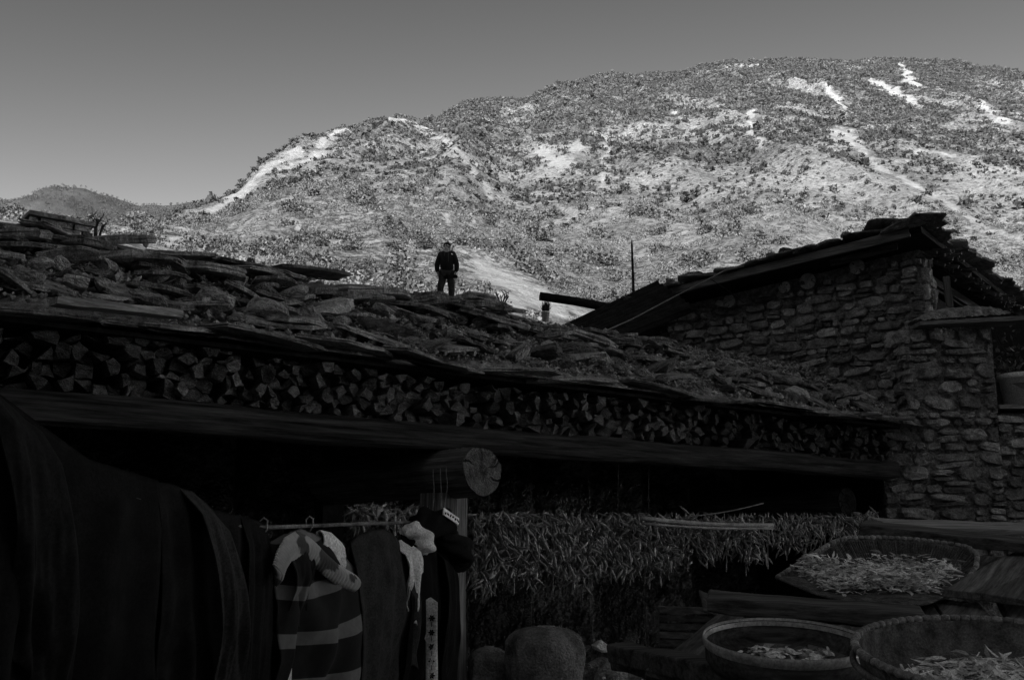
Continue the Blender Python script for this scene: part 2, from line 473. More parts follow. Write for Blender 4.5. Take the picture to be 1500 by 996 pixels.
# ------------------------------------------------------------------ far wooded hills on the left
FAR = [(-900, 250), (-300, 285), (-100, 298), (0, 291), (40, 284), (62, 280), (100, 278), (125, 284), (150, 290), (205, 300), (250, 296), (300, 287), (340, 292), (500, 320), (900, 380)]
nX2, nY2 = 420, 90
Xg2 = np.linspace(-0.9, 0.15, nX2); Yg2 = np.linspace(820, 2300, nY2)
Y2, X2 = np.meshgrid(Yg2, Xg2, indexing='ij')
uf = np.linspace(-900, 900, 300); Xf = xratio(uf, interp(FAR, uf)); Ef = zratio(uf, interp(FAR, uf))
def far_z(x, y):
    X = x / y
    e = np.interp(X, Xf, Ef)
    top = e * 1500
    z = np.where(y < 1500, top * (0.35 + 0.65 * (np.clip((y - 820) / 680, 0, 1)) ** 0.8), top - 0.3 * (y - 1500))
    amp = np.clip((1560 - y) / 400, 0.0, 1) * np.clip((y - 800) / 200, 0, 1)
    z = z + amp * (110 * (1 - 2 * np.abs(fbm(x / 260, y / 500, 3) - 0.5) - 0.8) + 36 * (fbm(x / 90, y / 90, 4) - 0.5))
    z = z + 10 * (fbm(x / 40, y / 40, 3) - 0.5)
    return z + EYE
FX, FY = X2 * Y2, Y2
FZ = far_z(FX, FY)
V = np.stack([FX, FY, FZ], -1).reshape(-1, 3)
ii, jj = np.meshgrid(np.arange(nY2 - 1), np.arange(nX2 - 1), indexing='ij'); k0 = (ii * nX2 + jj).ravel()
F = np.stack([k0, k0 + 1, k0 + nX2 + 1, k0 + nX2], -1)
me = np_mesh('far_hills', V, F, M['far_hill'], True)
for nm, a in (('bare', np.zeros(FX.size)), ('veg', np.full(FX.size, 0.6))):
    at = me.attributes.new(nm, 'FLOAT', 'POINT'); at.data.foreach_set('value', a.astype(np.float32))
tag(obj('far_hills', me), kind='structure')

# ------------------------------------------------------------------ the other side of the valley, behind the viewer: it keeps the sun off the village
perp = Vector((SUN_AZ.y, -SUN_AZ.x, 0))
RD, RH = 210.0, (210 + 44) * math.tan(SUN_EL)
tq = np.linspace(-620, 620, 160); qq = np.linspace(24, 620, 80)
QQ, TT = np.meshgrid(qq, tq, indexing='ij')
prof = np.where(QQ < RD, (np.clip((QQ - 24) / (RD - 24), 0, 1)) ** 1.05, 1 - 0.45 * (QQ - RD) / RD)
ZZ = RH * prof + np.where(QQ < RD - 25, 14, 3.5) * (fbm(QQ / 40, TT / 40, 4) - 0.5) * np.clip((QQ - 24) / 40, 0, 1)
ZZ = np.maximum(ZZ, -1.2)
RX = SUN_AZ.x * QQ + perp.x * TT; RY = SUN_AZ.y * QQ + perp.y * TT
V = np.stack([RX, RY, ZZ], -1).reshape(-1, 3)
ii, jj = np.meshgrid(np.arange(79), np.arange(159), indexing='ij'); k0 = (ii * 160 + jj).ravel()
F = np.stack([k0, k0 + 1, k0 + 161, k0 + 160], -1)
me = np_mesh('valley_side', V, F, M['hill'], True)
for nm, a in (('bare', np.zeros(RX.size)), ('veg', np.full(RX.size, 0.6))):
    at = me.attributes.new(nm, 'FLOAT', 'POINT'); at.data.foreach_set('value', a.astype(np.float32))
tag(obj('valley_side', me), kind='structure')

# ------------------------------------------------------------------ scrub
def bush_template(n, seed, leaf=0.32, flat=0.7, hole=0.35):
    """n small triangles spread through a low dome of radius 1"""
    r = np.random.default_rng(seed)
    lob = r.normal(size=(5, 3)) * 0.42; lob[:, 2] = np.abs(lob[:, 2]) * 0.7 + 0.25
    d = r.normal(size=(n, 3)); d /= np.linalg.norm(d, axis=1)[:, None]
    rad = (hole + (1 - hole) * r.random(n) ** 0.5) * 0.62
    c = lob[r.integers(0, 5, n)] + d * rad[:, None]
    c[:, 2] = np.abs(c[:, 2]) * flat
    a = r.normal(size=(n, 3)); a /= np.linalg.norm(a, axis=1)[:, None]
    b = np.cross(a, r.normal(size=(n, 3))); b /= np.linalg.norm(b, axis=1)[:, None]
    s = leaf * (0.6 + 0.8 * r.random(n))[:, None]
    T = np.stack([c + a * s, c - a * s * 0.5 + b * s * 0.8, c - a * s * 0.5 - b * s * 0.8], 1)
    return T                                        # (n, 3, 3)
def scatter(name, tmpl, pos, scl, rot, material, label, cat):
    """one mesh of very many little plants"""
    out = []
    for k, T in enumerate(tmpl):
        m = np.arange(len(pos)) % len(tmpl) == k
        p, s, a = pos[m], scl[m], rot[m]
        ca, sa = np.cos(a)[:, None, None], np.sin(a)[:, None, None]
        x = T[None, :, :, 0] * ca - T[None, :, :, 1] * sa
        y = T[None, :, :, 0] * sa + T[None, :, :, 1] * ca
        z = np.broadcast_to(T[None, :, :, 2], x.shape)
        W = np.stack([x, y, z], -1) * s[:, None, None, None] + p[:, None, None, :]
        out.append(W.reshape(-1, 3))
    V = np.concatenate(out)
    me = np_mesh(name, V, np.arange(len(V)).reshape(-1, 3), material)
    return tag(obj(name, me), label, cat, kind='stuff')
def field_at(A, x, y):
    """bilinear-ish lookup of a mountain grid field"""
    i = np.clip(np.searchsorted(Yg, y), 0, nY - 1); j = np.clip(((x / y + 0.80) / 1.60 * (nX - 1)).round().astype(int), 0, nX - 1)
    return A[i, j]
def cells_of(y0, y1, step):
    """jittered grid of spots over the slope, so plants keep a distance from each other"""
    xs = np.arange(-0.56 * y1, 0.56 * y1, step); ys = np.arange(y0, y1, step)
    a, b = np.meshgrid(xs, ys); a = a.ravel(); b = b.ravel()
    a = a + rng.uniform(-.46, .46, a.size) * step; b = b + rng.uniform(-.46, .46, b.size) * step
    k = (np.abs(a / b) < 0.56) & (b > y0)
    return a[k], b[k]
def planted(y0, y1, step, lo, hi, power, smin, smax, spread, cl=9.0):
    x, y = cells_of(y0, y1, step); z = terrain_z(x, y); u, v = project(x, y, z)
    vg = field_at(veg, x, y); br = field_at(bare, x, y)
    d = (lo + (hi - lo) * vg ** power) * np.clip((fbm(x / cl, y / cl, 3) - 0.34) * 4.5, 0.42, 1.15) * (1 - 0.95 * np.clip(br * 1.4, 0, 1))
    D_ = np.interp(x / y, Xs, D_t)
    k = (rng.random(x.size) < d) & (v < 482) & (u > -90) & (u < 1590) & (y < D_ * 1.06)
    x, y, z, vg = x[k], y[k], z[k], vg[k]
    s_ = np.exp(rng.normal(0, spread, x.size)) * (smin + (smax - smin) * rng.random(x.size)) * np.interp(y, [46, 100, 250, 850], [0.55, 0.7, 1.0, 1.25])
    return np.stack([x, y, z - 0.05], -1), s_
# near: soft dry scrub; beyond: separate dark bushes; high up: closed dark scrub
pn, sn = planted(46, 190, 1.05, 0.40, 0.85, 1.0, 0.5, 1.15, 0.35, 6.0)
pf, sf = planted(150, 860, 2.1, 0.72, 1.0, 1.1, 0.48, 0.95, 0.38, 12.0)
ph, sh = planted(300, 860, 2.9, 0.0, 0.95, 2.0, 0.8, 1.3, 0.25, 16.0)
pos = np.concatenate([pn, pf]); size = np.concatenate([sn, sf])
order = np.argsort(-(size / pos[:, 1]))
vis = order[pos[order, 1] > 52]
NEAR = vis[:260]
inn = np.ones(len(pos), bool); inn[NEAR] = False
mid = np.where(inn & (np.arange(len(pos)) < len(pn)))[0]; far = np.where(inn & (np.arange(len(pos)) >= len(pn)))[0]
print('scrub near, far, high', len(mid), len(far), len(ph))
Tm = [bush_template(80, 40 + k, 0.13, 0.62, 0.2) for k in range(7)]
Tf = [bush_template(20, 60 + k, 0.40, 0.75, 0.15) for k in range(9)]
Th = [bush_template(14, 80 + k, 0.5, 0.75, 0.15) for k in range(9)]
M['shrub_dry'] = mat('shrub_dry', 0.12, 0.29, 0.3, 0.95, 0.0, 30, 0.25, island=True)
M['shrub_far'] = mat('shrub_far', 0.05, 0.11, 0.3, 0.95, 0.0, 30, 0.35, island=True)
scatter('hillside_scrub', Tm, pos[mid], size[mid], rng.uniform(0, 6.28, len(mid)), M['shrub_dry'], 'low dry scrub dotted over the foot of the sunlit mountain', 'scrub')
scatter('mountain_scrub', Tf, pos[far], size[far], rng.uniform(0, 6.28, len(far)), M['shrub_far'], 'dark bushes dotted over the middle of the mountain', 'scrub')
scatter('ridge_scrub', Th, ph, sh, rng.uniform(0, 6.28, len(ph)), M['shrub_far'], 'closed dark scrub and stunted trees along the mountain ridge', 'scrub')
# the plants that show largest are things of their own
shrub_me = []
for k in range(7):
    T = bush_template(260, 90 + k, 0.12, 0.75)
    me = np_mesh('shrub', T.reshape(-1, 3), np.arange(260 * 3).reshape(-1, 3), M['shrub'])
    shrub_me.append(me)
for i, q in enumerate(NEAR):
    o = obj('shrub', shrub_me[i % 7], None, tuple(pos[q]), Euler((0, 0, rng.uniform(0, 6.28))), (size[q] * 1.05,) * 3)
    tag(o, 'dry grey shrub growing on the lower sunlit mountainside', 'shrub', 'shrubs on the lower mountainside')
# conifers far away on the wooded hills
Nf = 5200
fy = rng.uniform(950, 1560, Nf); fx = fy * rng.uniform(-0.60, -0.20, Nf); fz = far_z(fx, fy)
k3 = np.random.default_rng(3)
def conifer(seed):
    r = np.random.default_rng(seed); T = []
    for k in range(26):
        h = r.random(); a = r.random() * 6.28; w = (1 - h * h) * 0.6 * (0.5 + 0.5 * r.random())
        c = np.array([math.cos(a) * w, math.sin(a) * w, 0.15 + h * 1.05])
        d = r.normal(size=(3, 3)) * 0.17
        T.append(c + d)
    return np.array(T)
scatter('far_wood', [conifer(k) for k in range(6)], np.stack([fx, fy, fz], -1), rng.uniform(1.7, 3.3, Nf), rng.uniform(0, 6.28, Nf), M['shrub_far'], 'far wood of small dark trees on the distant hills', 'wood')
# ================================================================== PIECES: rocks, slates, voronoi stones
def rock_mesh(name, seed, sub=2, flat=1.0, rough=0.35, material=None, facets=11):
    r = random.Random(seed)
    import bmesh
    bm = bmesh.new()
    bmesh.ops.create_icosphere(bm, subdivisions=sub, radius=1.0)
    planes = []
    for k in range(facets):
        d = Vector((r.gauss(0, 1), r.gauss(0, 1), r.gauss(0, 1))).normalized()
        planes.append((d, r.uniform(0.38, 0.78)))
    off = Vector((r.uniform(0, 50), r.uniform(0, 50), r.uniform(0, 50)))
    for v in bm.verts:
        p = v.co.copy()
        for d, h in planes:                      # broken flat faces
            e = p.dot(d) - h
            if e > 0: p -= d * e
        p *= 1 + rough * 0.35 * mnoise.noise(p * 1.6 + off) + rough * 0.22 * mnoise.noise(p * 4 + off)
        p.z *= flat
        v.co = p
    me = bpy.data.meshes.new(name); bm.to_mesh(me); bm.free()
    if material: me.materials.append(material)
    return me
ROCKS = [rock_mesh('stone', 100 + k, 2, random.uniform(0.75, 1.0), material=M['stone']) for k in range(12)]
PALE = [rock_mesh('stone', 130 + k, 2, 0.8, 0.3, M['stone_pale']) for k in range(4)]

def slate_mesh(name, seed, n=15, th=0.05, material=None):
    """an uneven flat slab about 1 x 0.6, split in layers at its edge; th is its thickness"""
    r = random.Random(seed)
    pts = []
    for k in range(n):
        a = 2 * math.pi * k / n
        c, s = math.cos(a), math.sin(a)
        e = 3.0
        q = (abs(c) ** e + abs(s) ** e) ** (-1 / e)
        q *= r.uniform(0.70, 1.05)
        pts.append((0.5 * c * q, 0.31 * s * q))
    V, F = [], []
    wx, wy = r.uniform(-0.05, 0.05), r.uniform(-0.04, 0.04)
    ph = r.uniform(0, 6)
    def z(x, y): return wx * x + wy * y + 0.012 * math.sin(5 * x + ph)
    rings = [(0.96, -th * 0.5), (1.0, -th * 0.34), (0.985, -th * 0.02), (0.955, th * 0.06), (0.985, th * 0.14), (0.97, th * 0.5)]
    for sc_, h in rings:
        for (x, y) in pts:
            j = 1 + r.uniform(-0.05, 0.05)
            V.append((x * sc_ * j, y * sc_ * j, h + z(x, y) + r.uniform(-0.05, 0.05) * th))
    for i in range(len(rings) - 1):
        for k in range(n):
            k2 = (k + 1) % n
            F.append((i * n + k, i * n + k2, (i + 1) * n + k2, (i + 1) * n + k))
    c0 = len(V); V.append((0, 0, -th * 0.5 + 0.0)); V.append((0.06, 0.02, th * 0.55))
    t0 = (len(rings) - 1) * n
    for k in range(n):
        k2 = (k + 1) % n
        F.append((c0, k2, k)); F.append((c0 + 1, t0 + k, t0 + k2))
    return mesh(name, V, F, material)
SLATES = [slate_mesh('slate', 200 + k, random.choice((11, 13, 15, 17)), 0.032, M['slate']) for k in range(12)]
THICK = [slate_mesh('slate', 230 + k, 15, 0.062, M['slate']) for k in range(8)]

def frame_rot(ex, ey, roll=0.0, tilt=0.0, yaw=0.0):
    """rotation whose x axis follows ex and whose y axis follows ey"""
    ex = Vector(ex).normalized(); ez = ex.cross(Vector(ey)).normalized(); ey = ez.cross(ex)
    m = Matrix((ex, ey, ez)).transposed().to_4x4()
    return (m @ Matrix.Rotation(yaw, 4, 'Z') @ Matrix.Rotation(tilt, 4, 'Y') @ Matrix.Rotation(roll, 4, 'X')).to_quaternion()

def voronoi(pts, box, near=26):
    """cells of points inside a rectangle, as polygons"""
    x0, y0, x1, y1 = box
    A = np.array(pts); cells = []
    for i, (px, py) in enumerate(pts):
        d = (A[:, 0] - px) ** 2 + (A[:, 1] - py) ** 2
        poly = [(x0, y0), (x1, y0), (x1, y1), (x0, y1)]
        for j in np.argsort(d)[1:near + 1]:
            qx, qy = pts[j]; mx_, my_ = (px + qx) / 2, (py + qy) / 2; nx, ny = qx - px, qy - py
            out = []
            for k in range(len(poly)):
                a, b = poly[k], poly[(k + 1) % len(poly)]
                da = (a[0] - mx_) * nx + (a[1] - my_) * ny; db = (b[0] - mx_) * nx + (b[1] - my_) * ny
                if da <= 0: out.append(a)
                if (da < 0 < db) or (db < 0 < da):
                    t = da / (da - db); out.append((a[0] + (b[0] - a[0]) * t, a[1] + (b[1] - a[1]) * t))
            poly = out
            if len(poly) < 3: break
        cells.append(poly)
    return cells
def darts(box, rfun, n_try, r, ax=1.0):
    """points no closer than their own radii; ax stretches distances along x"""
    pts = []
    grid = {}
    for _ in range(n_try):
        x, y = r.uniform(box[0], box[2]), r.uniform(box[1], box[3])
        rad = rfun(r, x, y)
        ok = True
        gx, gy = int(x / ax / 0.25), int(y / 0.25)
        for i in range(-1, 2):
            for j in range(-1, 2):
                for (qx, qy, qr) in grid.get((gx + i, gy + j), ()):
                    if ((x - qx) / ax) ** 2 + (y - qy) ** 2 < ((rad + qr) * 0.5) ** 2: ok = False; break
                if not ok: break
            if not ok: break
        if ok:
            grid.setdefault((gx, gy), []).append((x, y, rad)); pts.append((x, y))
    return pts
def chaikin(p, cut=0.25):
    out = []
    for k in range(len(p)):
        a, b = p[k], p[(k + 1) % len(p)]
        out.append((a[0] + (b[0] - a[0]) * cut, a[1] + (b[1] - a[1]) * cut)); out.append((b[0] + (a[0] - b[0]) * cut, b[1] + (a[1] - b[1]) * cut))
    return out
def shrink(p, gap):
    cx_ = sum(a for a, b in p) / len(p); cy_ = sum(b for a, b in p) / len(p)
    out = []
    for a, b in p:
        d = math.hypot(a - cx_, b - cy_)
        k = max(0.25, 1 - gap / max(d, 1e-4))
        out.append((cx_ + (a - cx_) * k, cy_ + (b - cy_) * k))
    return out, cx_, cy_
def coursed(box, r, hmin, hmax, wk=(1.0, 3.2)):
    """rubble laid in rough courses: outlines of the stones, flat ovals and blocks of uneven size"""
    x0, y0, x1, y1 = box; out = []
    z = y0; row = 0
    while z < y1 - hmin * 0.5:
        h = r.uniform(hmin, hmax); x = x0 + r.uniform(-0.1, 0.05)
        while x < x1 - 0.02:
            hh = h * r.uniform(0.75, 1.15); w = hh * r.uniform(*wk)
            parts = [(x, x + w, z, z + hh)]
            if hh > hmin * 1.5 and r.random() < 0.28:                     # two thin ones on top of each other
                k = r.uniform(0.35, 0.65); parts = [(x, x + w, z, z + hh * k), (x, x + w * r.uniform(.7, 1.0), z + hh * k, z + hh)]
            for (a0_, a1_, b0_, b1_) in parts:
                cx_, cz_ = (a0_ + a1_) / 2, (b0_ + b1_) / 2 + 0.03 * mnoise.noise(Vector((a0_ * 1.3, row * 3.1, 2))) ; rx, rz = (a1_ - a0_) / 2 * 0.97, (b1_ - b0_) / 2 * 0.95
                e = r.choice((2.6, 3.5, 5.0, 8.0)); n = r.choice((9, 10, 12)); rot = r.gauss(0, 0.09); poly = []
                ph = r.uniform(0, 1)
                for k in range(n):
                    t = 2 * math.pi * (k + ph) / n; c, s_ = math.cos(t), math.sin(t)
                    q = (abs(c) ** e + abs(s_) ** e) ** (-1 / e) * r.uniform(0.84, 1.04)
                    px, pz = c * q * rx, s_ * q * rz
                    poly.append((min(max(cx_ + px * math.cos(rot) - pz * math.sin(rot), x0 - .02), x1 + .02), cz_ + px * math.sin(rot) + pz * math.cos(rot)))
                out.append(((cx_, cz_), poly))
            x += w + r.uniform(0.0, 0.02)
        z += h * r.uniform(0.92, 1.02); row += 1
    return out
def stone_from_cell(poly, to3, depth, r, gap=0.012, material=None, name='stone', as_mb=None):
    """a bulging stone face from a wall cell; to3(a, z, out) places it"""
    p, cx_, cy_ = shrink(poly, gap * r.uniform(0.7, 1.8))
    if len(p) < 8: p = chaikin(p, r.uniform(0.12, 0.25))
    V, F = [], []
    n = len(p)
    tx, ty = r.uniform(-0.25, 0.25), r.uniform(-0.25, 0.25)
    for sc_, h in ((1.0, -0.05), (1.0, depth * 0.45), (0.95, depth * 0.88), (0.78, depth)):
        for a, b in p:
            da, db = (a - cx_) * sc_, (b - cy_) * sc_
            hh = h + (tx * da + ty * db if h > 0 else 0) + (r.uniform(-0.2, 0.2) * depth if h > 0 else 0)
            V.append(to3(cx_ + da, cy_ + db, hh))
    for i in range(3):
        for k in range(n):
            k2 = (k + 1) % n
            F.append((i * n + k, i * n + k2, (i + 1) * n + k2, (i + 1) * n + k))
    V.append(to3(cx_, cy_, depth * r.uniform(0.9, 1.15)))
    for k in range(n): F.append((len(V) - 1, 3 * n + k, 3 * n + (k + 1) % n))
    if as_mb is not None: as_mb.add(V, F); return None
    return mesh(name, V, F, material)

# ================================================================== THE LONG STORE SHED
EAVE_Z, EAVE_OFF, BM = 2.90, 0.36, 0.60
def bank_z(off): return EAVE_Z + BM * (EAVE_OFF - max(off, -1.12))
def bank_hit(u, v, lift=0.0):
    a, b = ray(u, v); k = a * SN.x + SN.y
    y = (EAVE_Z + lift - EYE + BM * (EAVE_OFF - SDIST)) / (b + BM * k)
    p = Vector((a * y, y, EYE + b * y))
    return p
S0, S1 = -2.6, 9.75
shed = thing('store_shed', (SP(4, -1.0, 0).x, SP(4, -1.0, 0).y, 0), 'long low shed with an earth and slate roof over packed split wood', 'shed')
M['beam_wood'] = wood_mat('beam_wood', SE, 0.006, 0.085)
M['joist_wood'] = wood_mat('joist_wood', SN, 0.03, 0.15)
M['post_wood'] = wood_mat('post_wood', (0, 0, 1), 0.035, 0.22)
M['beam_pale'] = wood_mat('beam_pale', SE, 0.1, 0.36)
M['twig'] = mat('twig', 0.10, 0.35, 4, 0.9, 0, 30, 0.6, island=True)
# beam under the wood layer: a roughly hewn log
r1 = random.Random(3)
b = MB()
pts, rad = [], []
nb_, ka = 170, 26
V, F = [], []
for i in range(nb_):
    s = S0 + (S1 - S0) * i / (nb_ - 1)
    c = SP(s, 0.02 + 0.02 * mnoise.noise(Vector((s * 0.7, 0, 0))), 2.372 + 0.022 * mnoise.noise(Vector((s * 0.6, 5, 0))))
    for k in range(ka):                            # hewn log: flattened sides, long checks along the grain
        a = 2 * math.pi * k / ka; e = 2.9
        q = (abs(math.cos(a)) ** e + abs(math.sin(a)) ** e) ** (-1 / e) * (0.100 + 0.010 * mnoise.noise(Vector((s * 1.1, 9, 0))))
        q += 0.010 * mnoise.noise(Vector((s * 0.8, k * 0.9, 3))) + 0.006 * mnoise.noise(Vector((s * 2.5, k * 2.3, 7)))
        V.append(c + SN * math.cos(a) * q * 0.95 + Vector((0, 0, math.sin(a) * q * 1.08)))
for i in range(nb_ - 1):
    for k in range(ka):
        k2 = (k + 1) % ka; F.append((i * ka + k, i * ka + k2, (i + 1) * ka + k2, (i + 1) * ka + k))
F.append(tuple(range(ka))); F.append(tuple((nb_ - 1) * ka + k for k in range(ka - 1, -1, -1)))
b.add(V, F)
obj('eave_beam', b.mesh('eave_beam', M['beam_wood']), shed)
# split wood: every billet end its own piece
def wood_r(r, x, y): return r.choice((0.05, 0.07, 0.088, 0.115)) * r.uniform(0.85, 1.15) * (1.08 if x < 1.5 else 1.0)
wb = (S0 + 1.3, 2.47, S1 - 0.05, 2.86)
wp = darts(wb, wood_r, 12000, r1, 1.0)
cells = voronoi(wp, wb)
roof = obj('roof', None, shed) if False else None
idx = list(range(len(wp)))
idx.sort(key=lambda i: abs(wp[i][0] - 3.5))
rest = MB(); nw = 0
for i in idx:
    poly = cells[i]
    if len(poly) < 3: continue
    p, cx_, cy_ = shrink(poly, r1.uniform(0.0, 0.008))
    while len(p) > 3 and r1.random() < (0.55 if len(p) > 4 else 0.18):           # split wedges have few, sharp corners
        p.pop(r1.randrange(len(p)))
    rt = r1.uniform(-0.35, 0.35)
    p = [(cx_ + ((a - cx_) * math.cos(rt) - (z - cy_) * math.sin(rt)) * 1.06, cy_ + ((a - cx_) * math.sin(rt) + (z - cy_) * math.cos(rt)) * 1.02) for a, z in p]
    p = [(a + (b_[0] - a) * f + r1.uniform(-.006, .006), z + (b_[1] - z) * f + r1.uniform(-.006, .006)) for (a, z), b_ in zip(p, p[1:] + p[:1]) for f in (0, r1.uniform(.3, .7))]
    p = [(a, min(max(z, 2.455), 2.862)) for a, z in p]
    if r1.random() < 0.05: continue
    n = len(p); dep = 0.03 + r1.uniform(-0.11, 0.09); ta, tb = r1.uniform(-0.5, 0.5), r1.uniform(-0.5, 0.5)
    sag = 0.02 * math.sin(cx_ * 1.3)
    V = [SP(a + r1.uniform(-.004, .004), -0.35, z + sag) for a, z in p] + [SP(a, dep - 0.012 + ta * (a - cx_) + tb * (z - cy_), z + sag) for a, z in p]
    q = [(cx_ + (a - cx_) * 0.93, cy_ + (z - cy_) * 0.93) for a, z in p]
    V += [SP(a, dep + ta * (a - cx_) + tb * (z - cy_) + r1.uniform(-.009, .009), z + sag) for a, z in q]
    F = [(k, (k + 1) % n, n + (k + 1) % n, n + k) for k in range(n)] + [(n + k, n + (k + 1) % n, 2 * n + (k + 1) % n, 2 * n + k) for k in range(n)] + [tuple(2 * n + k for k in range(n))]
    if nw < 300:
        obj('split_billet', mesh('split_billet', V, F, M['wood_end']), shed); nw += 1
    else:
        rest.add(V, F)
if rest.V:
    tag(obj('split_billets', rest.mesh('split_billets', M['wood_end']), shed), kind='stuff')
print('billets', len(wp), nw)
# deck boards over the wood, and the earth on them
d = MB()
d.add([SP(S0, 0.16, 2.865), SP(S1, 0.16, 2.865), SP(S1, -3.6, 2.865), SP(S0, -3.6, 2.865), SP(S0, 0.16, 2.895), SP(S1, 0.16, 2.895), SP(S1, -3.6, 2.895), SP(S0, -3.6, 2.895)],
      [(3, 2, 1, 0), (4, 5, 6, 7), (0, 1, 5, 4), (1, 2, 6, 5), (2, 3, 7, 6), (3, 0, 4, 7)])
obj('roof_deck', d.mesh('roof_deck', M['dark_shade']), shed)
ns, no = 260, 46
V = np.zeros((no, ns, 3)); 
for j, off in enumerate(np.linspace(0.30, -3.4, no)):
    for i, s in enumerate(np.linspace(S0, S1 + 0.35, ns)):
        z = bank_z(off) - 0.05
        q = Vector((s * 1.4, off * 1.8, 0))
        z += 0.05 * mnoise.noise(q) + 0.05 * mnoise.noise(q * 2.7) + 0.035 * mnoise.noise(q * 7)
        if j == 0: z = 2.897
        if off > -1.5: z = max(z, 2.9)
        V[j, i] = SP(s, off, z)
ii, jj = np.meshgrid(np.arange(no - 1), np.arange(ns - 1), indexing='ij'); k0 = (ii * ns + jj).ravel()
F = np.stack([k0, k0 + 1, k0 + ns + 1, k0 + ns], -1)
bank = obj('roof_earth', np_mesh('roof_earth', V.reshape(-1, 3), F, M['earth'], True), shed)

# slates of the eave: overlapping row, uneven
def slab(parent, p, ex, ey, size, roll=0, tilt=0, yaw=0, pool=SLATES, r=r1, name='slate', thick=1.0):
    me = r.choice(pool)
    pu_, pv_ = project(p[0], p[1], p[2])
    if 735 < pu_ < 865 and pv_ < 488: p = Vector(p) - Vector((0, 0, 0.09)); roll = tilt = 0.0     # leaves the potted plant in view
    return obj(name, me, parent, tuple(p), frame_rot(ex, ey, roll, tilt, yaw), (size[0], size[1] / 0.62, thick))
UPS = (-SN * 1.0 + Vector((0, 0, BM))).normalized()
s = S0 + 1.2; row = 0
while s < S1 - 0.1:
    w = r1.uniform(0.55, 1.15)
    p = SP(s + w * 0.4, 0.17 + r1.uniform(-0.05, 0.07), 2.925 + r1.uniform(-0.012, 0.035))
    slab(bank, p, SE, -SN, (w, r1.uniform(0.42, 0.58)), roll=r1.uniform(-0.06, 0.16), tilt=r1.uniform(-0.07, 0.07), yaw=r1.uniform(-0.14, 0.14))
    s += w * r1.uniform(0.62, 0.95); row += 1
s = S0 + 1.0
while s < S1 - 0.3:                                        # a second, broken row behind it
    w = r1.uniform(0.4, 0.8)
    if r1.random() < 0.72:
        off = r1.uniform(-0.16, 0.10)
        slab(bank, SP(s, off, bank_z(off) + 0.03), SE, UPS, (w, r1.uniform(0.26, 0.42)), roll=r1.uniform(-0.35, 0.05), tilt=r1.uniform(-0.1, 0.1), yaw=r1.uniform(-0.3, 0.3))
    s += w * r1.uniform(0.7, 1.4)
# slates along the crest: two or three courses, thick dark edges standing proud
for course, (off0, dz, step) in enumerate(((-0.80, 0.045, 0.50), (-1.04, 0.05, 0.46), (-1.30, 0.045, 0.5))):
    s = S0 + 0.9 + course * 0.2
    while s < 7.1:
        w = r1.uniform(0.45, 0.95)
        off = off0 + r1.uniform(-0.09, 0.09)
        z = bank_z(off) + dz + r1.uniform(-0.03, 0.03) - (0.05 if s > 5 else 0)
        slab(bank, SP(s, off, z), SE, -SN, (w, r1.uniform(0.34, 0.55)), roll=r1.uniform(-0.05, 0.38), tilt=r1.uniform(-0.14, 0.14), yaw=r1.uniform(-0.4, 0.4), pool=THICK if r1.random() < 0.45 else SLATES)
        s += w * r1.uniform(0.55, 0.9)
for _ in range(16):                                        # a heap of slabs on the crest below the man
    u = r1.uniform(600, 745); v = float(np.interp(u, [600, 640, 700, 745], [437, 433, 440, 452])) + r1.uniform(0, 14)
    a, b2 = ray(u, v); y = (-1.0 + r1.uniform(-.15, .1) - SDIST) / (a * SN.x + SN.y)
    slab(bank, Vector((a * y, y, EYE + b2 * y)), SE, -SN, (r1.uniform(0.35, 0.8), r1.uniform(0.25, 0.45)), roll=r1.uniform(-.05, .3), tilt=r1.uniform(-.12, .12), yaw=r1.uniform(-.4, .4), pool=THICK if r1.random() < .6 else SLATES)
for _ in range(85):                                        # loose slates lying on the bank
    s = r1.uniform(S0 + 1.4, S1 - 0.2); off = r1.uniform(-0.95, 0.06)
    if s > 7.0: off = r1.uniform(-0.4, 0.02)
    slab(bank, SP(s, off, bank_z(off) + 0.05), SE, -SN, (r1.uniform(0.22, 0.6), r1.uniform(0.16, 0.34)), roll=r1.uniform(-0.12, 0.4), tilt=r1.uniform(-0.2, 0.2), yaw=r1.uniform(-0.6, 0.6))
# rubble stones bedded in the bank
def bstone(p, size, pool=ROCKS, r=r1, rot=None, name='stone'):
    q = rot if rot is not None else Euler((r.uniform(-0.5, 0.5), r.uniform(-0.5, 0.5), r.uniform(0, 6.28)))
    return obj(name, r.choice(pool), bank, tuple(p), q, size)
placed = []
named = [  # the stones that show largest: pixel, width and height in pixels, pale or not
    (115, 412, 58, 30, 1), (305, 440, 78, 46, 0), (385, 455, 84, 48, 0), (30, 408, 70, 34, 0), (560, 481, 112, 26, 0), (668, 488, 42, 24, 1), (800, 516, 78, 30, 0), (830, 529, 25, 26, 0), (886, 527, 40, 24, 1),
    (60, 388, 44, 24, 0), (150, 385, 45, 32, 0), (230, 395, 50, 30, 0), (450, 462, 60, 40, 0), (500, 470, 40, 22, 0), (1025, 563, 26, 14, 0), (1110, 552, 30, 16, 0), (1265, 582, 40, 24, 0), (1225, 577, 34, 22, 0),
    (940, 545, 30, 18, 0), (970, 555, 26, 16, 0), (745, 500, 36, 22, 0), (640, 470, 36, 20, 0), (700, 470, 30, 18, 0), (1065, 560, 12, 22, 1), (345, 420, 44, 26, 0), (1160, 560, 34, 18, 0), (600, 500, 30, 14, 0), (560, 455, 44, 22, 0)]
